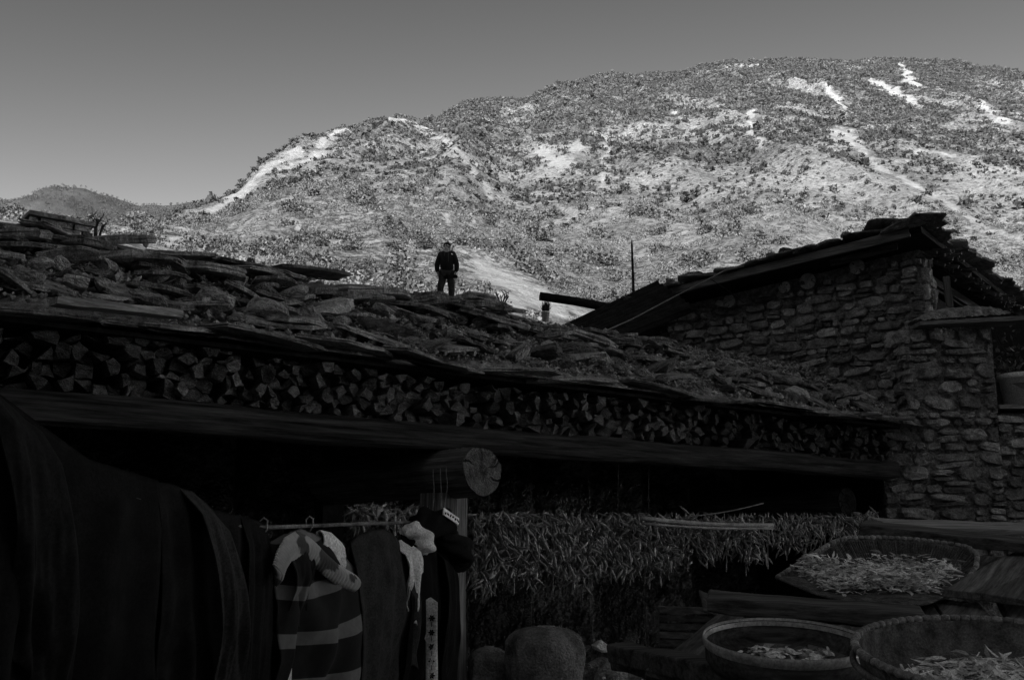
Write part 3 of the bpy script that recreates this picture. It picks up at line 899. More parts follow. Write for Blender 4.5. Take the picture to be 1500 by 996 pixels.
for (u, v, w, h, pale) in named:
    p = bank_hit(u, v, 0.06)
    mpp = p.y * 1.02 / FPX
    sx, sz = w * mpp / 2 * 1.1, h * mpp / 2 * 1.2
    q = frame_rot(Vector((1, 0.25, 0)), Vector((-0.25, 1, 0)), roll=-0.3, tilt=r1.uniform(-0.1, 0.15), yaw=r1.uniform(-0.2, 0.2))
    bstone(p, (sx, max(sz, sx * 0.55), sz), PALE if pale else ROCKS, rot=q)
    placed.append((p, sx))
cnt = 0
for _ in range(2600):
    if cnt >= 255: break
    s = r1.uniform(S0 + 1.3, S1 + 0.1)
    off = r1.uniform(-0.85, 0.10) if s < 6.5 else r1.uniform(-0.75, 0.10)
    sz = (0.045 + 0.20 * r1.random() ** 2.2) * (1.0 if s < 6 else 0.75)
    p = SP(s, off, bank_z(off) + 0.02)
    pu_, pv_ = project(p.x, p.y, p.z)
    if 740 < pu_ < 860 and pv_ < 505 and sz > 0.07: continue
    if any((p - q).length < (sz + z) * 0.72 for q, z in placed): continue
    placed.append((p, sz)); cnt += 1
    bstone(p, (sz * r1.uniform(0.9, 1.7), sz * r1.uniform(0.7, 1.1), sz * r1.uniform(0.35, 0.7)), PALE if r1.random() < 0.05 else ROCKS)
# a weathered plank lying on the slates
pa_, pb_ = bank_hit(78, 441, 0.09), bank_hit(262, 461, 0.07)
m = MB(); m.bar(pa_, pb_, 0.12, 0.05, (0, 0, 1), 0.005, 6, r1)
plank_on_roof = tag(obj('loose_plank', m.mesh('loose_plank', M['beam_pale'])), 'weathered plank lying on the eave slates of the shed roof', 'plank')
# dead leaves and twigs caught between the stones
tw = MB()
for _ in range(420):
    s = r1.uniform(S0 + 1.3, S1 + 0.2); off = r1.uniform(-1.0, 0.2)
    c = SP(s, off, bank_z(off) + r1.uniform(0.0, 0.08)); d_ = Vector((r1.gauss(0, 1), r1.gauss(0, 1), r1.gauss(0, .5))).normalized() * r1.uniform(.02, .09)
    tw.tube([c - d_, c + Vector((0, 0, r1.uniform(-.01, .02))), c + d_], r1.uniform(.002, .005), 3)
tag(obj('dry_twigs', tw.mesh('dry_twigs', M['twig']), bank), kind='stuff')
# gravel: too small to pick apart
pb = MB()
for _ in range(6500):
    s = r1.uniform(S0 + 1.3, S1 + 0.2); off = r1.uniform(-1.2, 0.18); e = abs(r1.gauss(0, 0.016)) + 0.006
    c = SP(s, off, bank_z(off) + r1.uniform(-0.03, 0.02))
    V = [c + Vector((r1.uniform(.6, 1.2) * x, r1.uniform(.6, 1.2) * y, r1.uniform(.5, 1) * z)) * e for x, y, z in ((1, 0, 0), (-1, 0, 0), (0, 1, 0), (0, -1, 0), (0, 0, 1), (0, 0, -1))]
    pb.add(V, [(0, 2, 4), (2, 1, 4), (1, 3, 4), (3, 0, 4), (2, 0, 5), (1, 2, 5), (3, 1, 5), (0, 3, 5)])
tag(obj('gravel', pb.mesh('gravel', M['gravel']), bank), kind='stuff')

# joists carrying the roof, posts, dark inside
def joist(s, r, z, off1, name='joist', end=M['sawn']):
    pp, rr = [], []
    for i in range(8):
        o = off1 + (-3.2 - off1) * i / 7
        pp.append(SP(s, o, z)); rr.append(r * (1 + 0.03 * math.sin(i * 2.1)))
    oval = lambda a: 1 + 0.045 * math.sin(2 * a + s) + 0.03 * math.sin(3 * a + 2 * s) + 0.015 * math.sin(7 * a)
    m = MB(); V, F = [], []; ka = 40
    for i, (c, q) in enumerate(zip(pp, rr)):
        for k in range(ka):
            a = 2 * math.pi * k / ka
            V.append(c + (SE * math.cos(a) + Vector((0, 0, 1)) * math.sin(a)) * q * oval(a) * (1 + 0.02 * mnoise.noise(Vector((k * 1.7, i * .6, s)))))
    for i in range(len(pp) - 1):
        for k in range(ka): F.append((i * ka + k, i * ka + (k + 1) % ka, (i + 1) * ka + (k + 1) % ka, (i + 1) * ka + k))
    m.add(V, F)
    j = obj(name, m.mesh(name, M['joist_wood'], True), shed)
    # sawn end: rings, a proud disc with radial cracks
    e = MB(); rw = random.Random(int(s * 10))
    c = SP(s, off1 + 0.012, z); n = 140
    V = [c]; 
    crack = {rw.randrange(n): rw.uniform(0.2, 0.9) for _ in range(6)}
    for ring in (0.14, 0.28, 0.42, 0.56, 0.7, 0.84, 0.97):
        for k in range(n):
            a = 2 * math.pi * k / n
            kk_ = int(k + 2.2 * math.sin(ring * 7 + s)) % n; dz = 0.02 if (kk_ in crack and ring > crack[kk_]) else 0.004 * (int(ring * 100) // 14 % 2)
            V.append(c + (SE * math.cos(a) + Vector((0, 0, 1)) * math.sin(a)) * r * ring * oval(a) - SN * (dz + 0.004 * rw.random()))
    F = [(0, 1 + k, 1 + (k + 1) % n) for k in range(n)]
    for q in range(6):
        for k in range(n):
            k2 = (k + 1) % n
            F.append((1 + q * n + k, 1 + (q + 1) * n + k, 1 + (q + 1) * n + k2, 1 + q * n + k2))
    b0 = len(V)
    for k in range(n):
        a = 2 * math.pi * k / n
        V.append(SP(s, off1 - 0.03, z) + (SE * math.cos(a) + Vector((0, 0, 1)) * math.sin(a)) * r * 0.99 * oval(a))
    for k in range(n):
        k2 = (k + 1) % n
        F.append((1 + 6 * n + k, b0 + k, b0 + k2, 1 + 6 * n + k2))
    e.add(V, F)
    obj('sawn_end', e.mesh('sawn_end', end), j)
    return j
jm = joist(3.26, 0.185, 2.085, 0.50)
joist(9.02, 0.18, 1.98, -0.15, end=M['dark_shade'])
joist(-1.4, 0.18, 2.085, 0.30)
# post below the big joist: squared, checked timber
pm = MB()
V, F = [], []
nn = 26; hs = [1.93 * i / 16 for i in range(17)]
for i, h in enumerate(hs):
    for k in range(nn):
        a = 2 * math.pi * k / nn
        e = 2.7
        q = (abs(math.cos(a)) ** e + abs(math.sin(a)) ** e) ** (-1 / e)
        w = 0.185 * q * (1 + 0.07 * mnoise.noise(Vector((k * 0.9, h * 1.5, 2))) + 0.06 * mnoise.noise(Vector((k * 2.1, h * .8, 8))))
        V.append(SP(3.24 + math.cos(a) * w, 0.02 + math.sin(a) * w * 0.8, h))
for i in range(len(hs) - 1):
    for k in range(nn):
        k2 = (k + 1) % nn
        F.append((i * nn + k, i * nn + k2, (i + 1) * nn + k2, (i + 1) * nn + k))
F.append(tuple((len(hs) - 1) * nn + k for k in range(nn)))
obj('post', mesh('post', V, F, M['post_wood']), shed)
m = MB(); m.bar(SP(3.24, -1.9, 0), SP(3.24, -1.9, 1.92), 0.22, 0.22, SN); obj('post', m.mesh('post', M['dark_shade']), shed)
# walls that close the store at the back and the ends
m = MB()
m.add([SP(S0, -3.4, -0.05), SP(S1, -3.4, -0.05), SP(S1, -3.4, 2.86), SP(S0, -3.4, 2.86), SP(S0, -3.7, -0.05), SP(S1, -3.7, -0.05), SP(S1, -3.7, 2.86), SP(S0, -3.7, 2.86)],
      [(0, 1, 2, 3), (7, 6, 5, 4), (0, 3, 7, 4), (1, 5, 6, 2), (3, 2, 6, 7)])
obj('back_wall', m.mesh('back_wall', M['dark_shade']), shed)
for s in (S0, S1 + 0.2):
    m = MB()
    m.bar(SP(s, -3.4, 1.4), SP(s, 0.0, 1.4), 0.3, 2.9); obj('end_wall', m.mesh('end_wall', M['dark_shade']), shed)
# wire ties wound round the joist, hanging ends
for k, (s, o) in enumerate(((3.26, 0.30), (3.26, 0.12), (3.26, 0.22))):
    pts = []
    for i in range(15):
        a = -0.3 + i / 14 * 3.6
        pts.append(SP(s, o, 2.085) + (SE * math.cos(a) + Vector((0, 0, 1)) * math.sin(a)) * 0.19)
    e = pts[-1]
    for i in range(1, 8): pts.append(e + Vector((0.01 * math.sin(i), 0.01 * math.cos(i * 1.7), -0.05 * i * (1 + k * 0.7))))
    m = MB(); m.tube(pts, 0.0045, 5); obj('tie_wire', m.mesh('tie_wire', M['cable']), shed)
# ================================================================== THE STONE HOUSE ON THE RIGHT
HC = P(1345, 330, 11.8)                       # front corner of the roof
HL = P(938, 432, 14.0)                        # left end of the roof's front edge
a_, b_ = ray(1500, 452)
yy = (HC.z - EYE) / b_
HR = Vector((a_ * yy, yy, HC.z))              # right edge runs level, away from the viewer
dA = (HL - HC); dAh = Vector((dA.x, dA.y, 0)); lenA = dAh.length; dAh.normalize(); slopeA = (HL.z - HC.z) / lenA
nA = Vector((dAh.y, -dAh.x, 0)); nA = nA if nA.y < 0 else -nA
dR = (HR - HC).normalized(); nR = Vector((dR.y, -dR.x, 0)); 
house = thing('stone_house', (HC.x - 1.0, HC.y + 2.0, 0), 'rubble stone house with a low slate roof and projecting log ends', 'house')
print('house', HC, HL, HR, lenA)
def HP(a, out, z):
    """a along the front edge from the corner to the left, out towards the viewer"""
    p = HC + dAh * a + nA * out
    return Vector((p.x, p.y, z))
def roof_z(a): return HC.z + slopeA * a
rh = random.Random(21)
# --- front wall: mortar face and stones
WO = -0.42
wallA = MB()
a0, a1, zb = 0.10, lenA - 0.25, 2.6
n = 60
V, F = [], []
nz_ = 26
for j in range(nz_):
    for i in range(n):
        a = a0 + (a1 - a0) * i / (n - 1)
        z = zb + (roof_z(a) - 0.18 - zb) * j / (nz_ - 1)
        V.append(HP(a, WO - 0.012 + 0.03 * mnoise.noise(Vector((a * 6, z * 6, 1))) + 0.02 * mnoise.noise(Vector((a * 17, z * 17, 1))), z))
for j in range(nz_ - 1):
    for i in range(n - 1):
        F.append((j * n + i, j * n + i + 1, (j + 1) * n + i + 1, (j + 1) * n + i))
wallA.add(V, F)
# thickness: top, ends, back
wallA.add([HP(a0, WO - 0.02, zb), HP(a1, WO - 0.02, zb), HP(a1, WO - 0.5, zb), HP(a0, WO - 0.5, zb), HP(a0, WO - 0.02, roof_z(a0) - 0.18), HP(a1, WO - 0.02, roof_z(a1) - 0.18), HP(a1, WO - 0.5, roof_z(a1) - 0.18), HP(a0, WO - 0.5, roof_z(a0) - 0.18)],
          [(4, 5, 6, 7), (1, 2, 6, 5), (2, 3, 7, 6), (3, 0, 4, 7)])
wa = obj('front_wall', wallA.mesh('front_wall', M['mortar'], True), house)
box = (a0, zb + 0.3, a1, HC.z - 0.15)
cl = coursed(box, rh, 0.075, 0.17)
cand = []
for p, c in cl:
    if max(q[1] - roof_z(q[0]) for q in c) > -0.22: continue
    if rh.random() < 0.03: continue
    cand.append((p, c))
cand.sort(key=lambda t: t[0][0])
print('front stones', len(cand))
restm = MB()
for k, (p, c) in enumerate(cand):
    to3 = lambda a, z, o: HP(a, WO + 0.005 + o, z)
    if k < 298: obj('stone', stone_from_cell(c, to3, rh.uniform(0.02, 0.065), rh, 0.003, M['wall_stone']), wa)
    else: stone_from_cell(c, to3, rh.uniform(0.02, 0.065), rh, 0.003, None, as_mb=restm)
if restm.V: tag(obj('stones', restm.mesh('stones', M['wall_stone_rest']), wa), kind='stuff')

# the end of that wall by the attic opening
ex_ = lambda a, z, o: HP(a0 - 0.004 - o, WO - a, z)
ebox = (0.0, HC.z - 1.7, 0.5, HC.z - 0.2)
ep = darts(ebox, lambda r, x, y: r.choice((0.11, 0.15, 0.19)), 2000, rh, 1.5)
for p, c in zip(ep, voronoi(ep, ebox)):
    if len(c) > 2: obj('stone', stone_from_cell(c, ex_, rh.uniform(0.03, 0.08), rh, 0.012, M['wall_stone']), wa)
# --- the lower wall that stands forward to the right of the corner
YB = 12.0
xb0, xb1 = P(1288, 600, YB).x, P(1452, 560, YB).x
xb2 = 8.0
ztop = P(1400, 478, YB).z; zlow = P(1480, 605, YB).z
wb_ = thing('yard_wall', (xb0 + 1.2, YB + 0.2, 0), 'mortared rubble wall capped with a plank and earth, below the house roof', 'wall')
def wall_block(x0, x1, z0, z1, name, parent, y0=YB):
    nx, nz = int((x1 - x0) / 0.06) + 2, int((z1 - z0) / 0.06) + 2
    V, F = [], []
    for j in range(nz):
        for i in range(nx):
            x = x0 + (x1 - x0) * i / (nx - 1); z = z0 + (z1 - z0) * j / (nz - 1)
            V.append((x, y0 + 0.012 + 0.035 * mnoise.noise(Vector((x * 6, z * 6, 4))) + 0.025 * mnoise.noise(Vector((x * 15, z * 15, 4))), z))
    for j in range(nz - 1):
        for i in range(nx - 1): F.append((j * nx + i, j * nx + i + 1, (j + 1) * nx + i + 1, (j + 1) * nx + i))
    m = MB(); m.add(V, F)
    d = 0.45
    m.add([(x0, y0 + .03, z0), (x1, y0 + .03, z0), (x1, y0 + d, z0), (x0, y0 + d, z0), (x0, y0 + .03, z1), (x1, y0 + .03, z1), (x1, y0 + d, z1), (x0, y0 + d, z1)], [(4, 5, 6, 7), (1, 2, 6, 5), (2, 3, 7, 6), (3, 0, 4, 7)])
    return obj(name, m.mesh(name, M['mortar'], True), parent)
xbu = P(1330, 540, YB).x                                  # above the shed roof the wall starts further right
zsh = 3.05
mw = wall_block(xb0, xb1, 0.0, zsh, 'mortar_face', wb_)
mu_ = wall_block(xbu, xb1, zsh - 0.02, ztop, 'mortar_face', wb_, YB + 0.004)
ml = wall_block(xb1 + 0.002, xb2, 0.0, zlow, 'mortar_face', wb_, YB + 0.06)
total = 0
def face_stones(m_, bx_, to3):
    global total
    for p, c in coursed(bx_, rh, 0.09, 0.21):
        if rh.random() < 0.03 or max(q[1] for q in c) > bx_[3] + 0.03: continue
        obj('stone', stone_from_cell(c, to3, rh.uniform(0.02, 0.075), rh, 0.004, M['wall_stone']), m_); total += 1
face_stones(mw, (xb0, 0.9, xb1, zsh + 0.05), lambda a, z, o: Vector((a, YB - 0.004 - o, z)))
face_stones(mu_, (xbu, zsh + 0.05, xb1, ztop), lambda a, z, o: Vector((a, YB - 0.002 - o, z)))
face_stones(ml, (xb1, 0.9, xb2, zlow), lambda a, z, o: Vector((a, YB + 0.056 - o, z)))
face_stones(mu_, (YB, zsh, YB + 0.45, ztop), lambda a, z, o: Vector((xbu - 0.004 - o, YB + (YB + 0.45 - a), z)))
print('yard wall stones', total)
# the corner seen edge-on: side face of the taller wall
m = MB(); m.bar((xb1 + 0.03, YB + 0.22, zlow), (xb1 + 0.03, YB + 0.22, ztop - 0.01), 0.06, 0.42, (0, 1, 0), 0.01, 6); obj('side_face', m.mesh('side_face', M['mortar']), wb_)
zk = P(1480, 470, YB + 0.9).z
m = MB(); m.bar((xb1 - 0.2, YB + 0.95, (zlow + zk) / 2 - 0.1), (9.5, YB + 0.95, (zlow + zk) / 2 - 0.1), 0.3, zk - zlow + 0.2); obj('back_face', m.mesh('back_face', M['dark_shade']), wb_)  # near-black backing added for the dark gap behind the planter
# plank and earth that cap it
M['x_wood'] = wood_mat('x_wood', (1, 0.1, 0), 0.09, 0.3)
m = MB(); m.bar(P(1338, 478, YB - 0.05), P(1490, 470, YB - 0.02), 0.36, 0.05, (0, 0, 1), 0.006, 6); cap = obj('capping_plank', m.mesh('capping_plank', M['x_wood']), wb_)
V, F = [], []
pa, pb_ = P(1338, 470, YB), P(1478, 460, YB)
for i in range(40):
    t = i / 39; c = pa.lerp(pb_, t)
    h = 0.13 * (1 - abs(2 * t - 1) ** 3) + 0.03
    for k in range(7):
        a = math.pi * k / 6
        V.append(c + Vector((0, -math.cos(a) * 0.17 + 0.04, math.sin(a) * h - 0.02 + 0.03 * mnoise.noise(Vector((t * 22, k, 0))))))
for i in range(39):
    for k in range(6): F.append((i * 7 + k, i * 7 + k + 1, i * 7 + 8 + k, i * 7 + 7 + k))
obj('capping_earth', mesh('capping_earth', V, F, M['earth'], True), wb_)
# --- side and back walls of the house, dark attic
m = MB()
sA = HP(0.25, WO, 0); 
for (p0, p1, zt) in ((HP(0.42, WO - 0.1, 0), HP(0.42, WO - 4.6, 0), HC.z - 0.75), (HP(a1, WO - 0.1, 0), HP(a1, WO - 4.6, 0), HL.z - 0.2), (HP(0.42, WO - 4.6, 0), HP(a1, WO - 4.6, 0), HL.z - 0.2)):
    q = MB(); q.bar(Vector((p0.x, p0.y, (2.2 + zt) / 2)), Vector((p1.x, p1.y, (2.2 + zt) / 2)), 0.4, zt - 2.2); obj('side_wall', q.mesh('side_wall', M['wall_stone']), house)
ws = HC + dAh * 0.62 + dR * 0.75; we = HC + dAh * 0.62 + dR * ((HR - HC).length - 0.1)
m = MB(); m.bar(Vector((ws.x, ws.y, HC.z - 1.6)), Vector((we.x, we.y, HC.z - 1.6)), 0.3, 2.4); obj('side_wall', m.mesh('side_wall', M['dark_shade']), house)  # near-black colour stands in for the attic's shade
m = MB(); m.bar((xb1 + 0.1, YB + 0.55, (zlow + ztop) / 2), (xb1 + 0.1, YB + 1.6, (zlow + ztop) / 2), 0.3, ztop - zlow); obj('side_wall', m.mesh('side_wall', M['wall_stone']), house)
# --- roof: deck, underside, slates
def RP(a, back, dz=0.0):
    """roof point: a along the front edge, back along the right edge"""
    p = HC + dAh * a + dR * back
    return Vector((p.x, p.y, roof_z(a) + dz))
BK = (HR - HC).length
m = MB()
for k in range(9):
    pass
deck = [RP(-0.03, 0), RP(lenA, 0), RP(lenA, BK), RP(-0.03, BK)]
m.add([p + Vector((0, 0, -0.10)) for p in deck] + [p + Vector((0, 0, -0.02)) for p in deck], [(3, 2, 1, 0), (4, 5, 6, 7), (0, 1, 5, 4), (1, 2, 6, 5), (2, 3, 7, 6), (3, 0, 4, 7)])
rf = obj('roof', m.mesh('roof', M['dark_shade']), house)
M['a_wood'] = wood_mat('a_wood', dAh, 0.04, 0.15)
M['r_wood'] = wood_mat('r_wood', dR, 0.04, 0.15)
# verge boards below the front edge
m = MB(); m.bar(HP(0.10, 0.035, roof_z(0.1) - 0.075), HP(lenA - 0.05, 0.035, roof_z(lenA - 0.05) - 0.075), 0.05, 0.11, (0, 0, 1), 0.008, 8); obj('verge_board', m.mesh('verge_board', M['a_wood']), rf)
m = MB(); m.bar(HP(0.30, -0.14, roof_z(0.30) - 0.16), HP(1.15, -0.14, roof_z(1.15) - 0.17), 0.05, 0.08, (0, 0, 1), 0.008, 6); obj('verge_board', m.mesh('verge_board', M['a_wood']), rf)
# log ends of the purlins
for (u, v, r_) in ((1255, 391, 0.105), (1183, 412, 0.115), (1149, 421, 0.085), (1068, 441, 0.095), (946, 473, 0.06), (961, 472, 0.065)):
    a, b2 = ray(u, v)
    # meet the wall plane
    den = Vector((a, 1, 0)).dot(nA); y = (HP(0, WO + 0.12, 0)).dot(nA) / den
    p = Vector((a * y, y, EYE + b2 * y))
    m = MB(); m.tube([p + nA * 0.0, p - nA * 1.2], [r_, r_], 16); lo = obj('purlin', m.mesh('purlin', M['joist_wood'], True), house)
    m = MB()
    V = [p + nA * 0.006]; nn = 16
    for ring in (0.5, 0.96):
        for k in range(nn):
            t = 2 * math.pi * k / nn
            V.append(p + nA * (0.006 - rh.uniform(0, 0.008)) + (dAh * math.cos(t) + Vector((0, 0, 1)) * math.sin(t)) * r_ * ring)
    F = [(0, 1 + k, 1 + (k + 1) % nn) for k in range(nn)] + [(1 + k, 1 + nn + k, 1 + nn + (k + 1) % nn, 1 + (k + 1) % nn) for k in range(nn)]
    m.add(V, F); obj('sawn_end', m.mesh('sawn_end', M['log_end']), lo)
# beam and rafters under the right overhang
p0, p1 = P(1316, 381, 12.35), P(1482, 486, 12.0)
zz = p0.z; y1 = (zz - EYE) / ray(1482, 486)[1]
p1 = Vector((ray(1482, 486)[0] * y1, y1, zz))
m = MB(); m.bar(p0, p1, 0.08, 0.11, (0, 0, 1), 0.008, 6); obj('eave_beam', m.mesh('eave_beam', M['r_wood']), house)
m = MB(); m.bar(p0 + Vector((0, 0, -0.09)), p1 + Vector((0, 0, -0.09)), 0.03, 0.02, (0, 0, 1), 0.004, 5); obj('batten', m.mesh('batten', M['r_wood']), house)
lp = P(1368, 432, 12.6)
m = MB(); m.tube([lp, lp + Vector((-0.9, 0.9, -0.02))], [0.13, 0.13], 14); obj('attic_log', m.mesh('attic_log', M['joist_wood'], True), house)
m = MB(); m.bar(lp + Vector((0.13, -0.1, 0.22)), lp + Vector((0.15, -0.1, -0.18)), 0.08, 0.05, (0, 1, 0), 0.006, 3); obj('peg', m.mesh('peg', M['post_wood']), house)
# split sticks packed under the right eave
for k in range(95):
    bk = 0.5 + (BK - 0.6) * (k / 95.0) + rh.uniform(-0.02, 0.02)
    base = RP(0.10 + rh.uniform(-0.08, 0.10), bk, -0.12 - rh.uniform(0, 0.09))
    m = MB(); m.bar(base, base + nR * rh.uniform(0.10, 0.30) + Vector((0, 0, rh.uniform(-0.16, 0.0))), rh.uniform(0.03, 0.07), rh.uniform(0.02, 0.05), (0, 0, 1), 0.006, 1)
    obj('split_stick', m.mesh('split_stick', M['joist_wood']), rf)
# slates on the roof
def rslab(a, bk, dz, size, roll=0, tilt=0, yaw=0, pool=SLATES, thick=1.0, ex=None):
    return obj('slate', rh.choice(pool), rf, tuple(RP(a, bk, dz)), frame_rot(ex or (-dA).normalized(), dR, roll, tilt, yaw), (size[0], size[1] / 0.62, thick))
for course in range(3):                         # front edge
    a = 0.2
    while a < lenA - 0.1:
        w = rh.uniform(0.40, 0.85)
        rslab(a, 0.05 + course * 0.26 + rh.uniform(-0.06, 0.06), 0.03 + course * 0.045 + rh.uniform(-0.01, 0.03), (w, rh.uniform(0.4, 0.55)), roll=rh.uniform(-0.08, 0.10), tilt=rh.uniform(-0.08, 0.08), yaw=rh.uniform(-0.2, 0.2), pool=THICK if rh.random() < 0.15 else SLATES)
        a += w * rh.uniform(0.55, 0.9)
for course in range(3):                         # right edge: ragged, layered, each slate sticking out
    bk = 0.1
    while bk < BK:
        w = rh.uniform(0.45, 0.8)
        rslab(0.0 + course * 0.25 + rh.uniform(-0.14, 0.06), bk, 0.03 + course * 0.05 + rh.uniform(-0.02, 0.03), (rh.uniform(0.4, 0.6), w), roll=rh.uniform(-0.08, 0.06), tilt=rh.uniform(-0.02, 0.07), yaw=rh.uniform(-0.35, 0.35), pool=THICK if rh.random() < 0.1 else SLATES)
        bk += w * rh.uniform(0.5, 0.85)
for _ in range(60):
    rslab(rh.uniform(0.5, lenA - 0.3), rh.uniform(0.8, BK - 0.3), 0.04 + rh.uniform(0, 0.03), (rh.uniform(0.5, 0.9), rh.uniform(0.4, 0.6)), yaw=rh.uniform(-0.3, 0.3))
# stones weighing the roof down
for (u, v, w, h) in ((1342, 318, 26, 22), (1128, 378, 22, 16), (1150, 370, 26, 16), (1240, 344, 34, 16), (1275, 338, 24, 12), (1085, 398, 20, 12), (1020, 408, 40, 14), (985, 415, 30, 14)):
    t = np.clip((1345 - u) / (1345 - 938), 0, 1); y = HC.y + (HL.y - HC.y) * t + 0.1
    p = P(u, v, y); k = y * 1.02 / FPX
    obj('weight_stone', rh.choice(ROCKS), rf, tuple(p), Euler((rh.uniform(-.3, .3), rh.uniform(-.3, .3), rh.uniform(0, 6))), (w * k / 2 * 1.2, w * k / 2, h * k / 2 * 1.3))
# --- lean-to roof of corrugated sheets running down to the left
lean = thing('lean_to_roof', tuple(P(880, 500, 13.0)), 'dark corrugated lean-to roof sloping down beside the stone house', 'roof')
q = [P(818, 482, 12.7), P(962, 414, 13.6), P(1010, 448, 13.0), P(850, 512, 12.0)]
for k in range(5):
    f0, f1 = k / 5.0, (k + 1) / 5.0 + 0.03
    V, F = [], []
    nu, nv = 22, 8
    for i in range(nu):
        for j in range(nv):
            f = f0 + (f1 - f0) * i / (nu - 1); t = j / (nv - 1)
            p = q[0].lerp(q[3], f).lerp(q[1].lerp(q[2], f), t)
            V.append(p + Vector((0, -0.02, 0.025 * math.sin(f * 5 * 2 * math.pi * 1.5) + 0.012 * (k % 2))))
    for i in range(nu - 1):
        for j in range(nv - 1): F.append((i * nv + j, i * nv + j + 1, (i + 1) * nv + j + 1, (i + 1) * nv + j))
    o = obj('corrugated_sheet', mesh('corrugated_sheet', V, F, M['metal_dark'], True), lean)
    so_ = o.modifiers.new('thick', 'SOLIDIFY'); so_.thickness = 0.012
for (f, t0, t1) in ((0.02, 0, 1.0), (0.97, 0.0, 1.0)):
    m = MB(); m.tube([q[0].lerp(q[3], f).lerp(q[1].lerp(q[2], f), t0) - Vector((0, 0, 0.07)), q[0].lerp(q[3], f).lerp(q[1].lerp(q[2], f), t1) - Vector((0, 0, 0.07))], 0.05, 8); obj('rafter', m.mesh('rafter', M['dark_shade'], True), lean)
w = MB(); pA = P(812, 486, 13.1); pB = P(945, 468, 13.9)
w.add([(pA.x, pA.y, 2.8), (pB.x, pB.y, 2.8), (pB.x, pB.y, pB.z), (pA.x, pA.y, pA.z), (pA.x, pA.y + .3, 2.8), (pB.x, pB.y + .3, 2.8), (pB.x, pB.y + .3, pB.z), (pA.x, pA.y + .3, pA.z)], [(0, 1, 2, 3), (7, 6, 5, 4), (0, 3, 7, 4), (1, 5, 6, 2), (3, 2, 6, 7)])
obj('dark_fill', w.mesh('dark_fill', M['dark_shade']), lean)  # near-black fill added for the dark gap under the lean-to
w = MB(); pA = P(880, 480, 14.7); pB = P(1010, 452, 14.9)
w.bar(Vector((pA.x, pA.y, (2.5 + pB.z) / 2)), Vector((pB.x, pB.y, (2.5 + pB.z) / 2)), 0.2, pB.z - 2.5); obj('dark_fill', w.mesh('dark_fill', M['dark_shade']), lean)  # second near-black fill, added further back
# short log lying by the edge, cable slung along it
c0 = P(912, 441, 13.2); m = MB(); m.tube([c0, c0 + Vector((0.42, 0.2, 0.0))], [0.075, 0.07], 14)
tag(obj('short_log', m.mesh('short_log', M['wood_end'], True)), 'short cut log lying where the lean-to meets the slate roof', 'log')
m = MB(); pts = [P(832, 504, 11.6), P(870, 492, 11.9), P(925, 468, 12.4), P(985, 436, 12.6), P(1040, 408, 12.6), P(1062, 396, 12.8), P(1090, 390, 13.0)]
m.tube(pts, 0.008, 5); tag(obj('cable', m.mesh('cable', M['cable'])), 'thin pale cable slung along the lean-to up to the slate roof', 'cable')
m = MB(); m.tube([P(1040, 408, 12.55), P(1065, 425, 12.5), P(1090, 444, 12.6)], 0.006, 5); tag(obj('cable', m.mesh('cable', M['metal_dark'])), 'dark cable running under the verge to the wall', 'cable')
# log pole jutting out from behind the lean-to
m = MB(); m.tube([P(791, 434, 14.6), P(840, 441, 14.7), P(900, 452, 14.9)], [0.066, 0.068, 0.07], 14)
tag(obj('log_pole', m.mesh('log_pole', M['dark_shade'], True)), 'dark round log jutting out above the lean-to roof', 'log')
# utility pole behind
pt, pbm = P(925.5, 358, 24), P(928.5, 440, 24)
up = thing('utility_pole', (pbm.x, pbm.y, pbm.z - 1.0), 'thin wooden pole standing behind the slate roof', 'pole')
m = MB(); m.tube([pbm + Vector((0, 0, -1)), pbm, pt], [0.042, 0.038, 0.026], 10); obj('shaft', m.mesh('shaft', M['metal_dark'], True), up)
m = MB(); m.tube([pt, pt + Vector((0.0, 0, 0.10))], [0.02, 0.012], 6); obj('tip', m.mesh('tip', M['metal_dark'], True), up)
# ================================================================== THE MAN ON THE ROOF TERRACE
def skin_mesh(name, joints, bones, material, sub=2, root=None):
    """one continuous surface grown over a skeleton; joints: name -> (x, y, z, rx, ry)"""
    keys = list(joints)
    if root: keys.remove(root); keys.insert(0, root)
    ix = {k: i for i, k in enumerate(keys)}
    me = bpy.data.meshes.new(name)
    me.from_pydata([joints[k][:3] for k in keys], [(ix[a], ix[b]) for a, b in bones], [])
    o = bpy.data.objects.new(name, me); col.objects.link(o)
    sk = o.modifiers.new('skin', 'SKIN'); sk.use_smooth_shade = True
    if not me.skin_vertices: me.skin_vertices.new()
    lay = me.skin_vertices[0].data
    for k, i in ix.items():
        j = joints[k]; lay[i].radius = (j[3], j[4] if len(j) > 4 else j[3]); lay[i].use_root = (i == 0)
    ss = o.modifiers.new('sub', 'SUBSURF'); ss.levels = sub; ss.render_levels = sub
    dg = bpy.context.evaluated_depsgraph_get()
    out = bpy.data.meshes.new_from_object(o.evaluated_get(dg))
    out.name = name
    bpy.data.objects.remove(o); 
    out.materials.clear(); out.materials.append(material)
    for p in out.polygons: p.use_smooth = True
    return out
head_top = P(655, 355.5, 26.0)
MZ = head_top.z - 1.75
MB0 = Vector((head_top.x, 26.0, MZ))
man = thing('person', tuple(MB0), 'man in a dark hooded jacket and grey trousers standing above the slate crest', 'person')
def place(o_mesh, name, parent=man, rz=0.0):
    return obj(name, o_mesh, parent, tuple(MB0), Euler((0, 0, rz)))
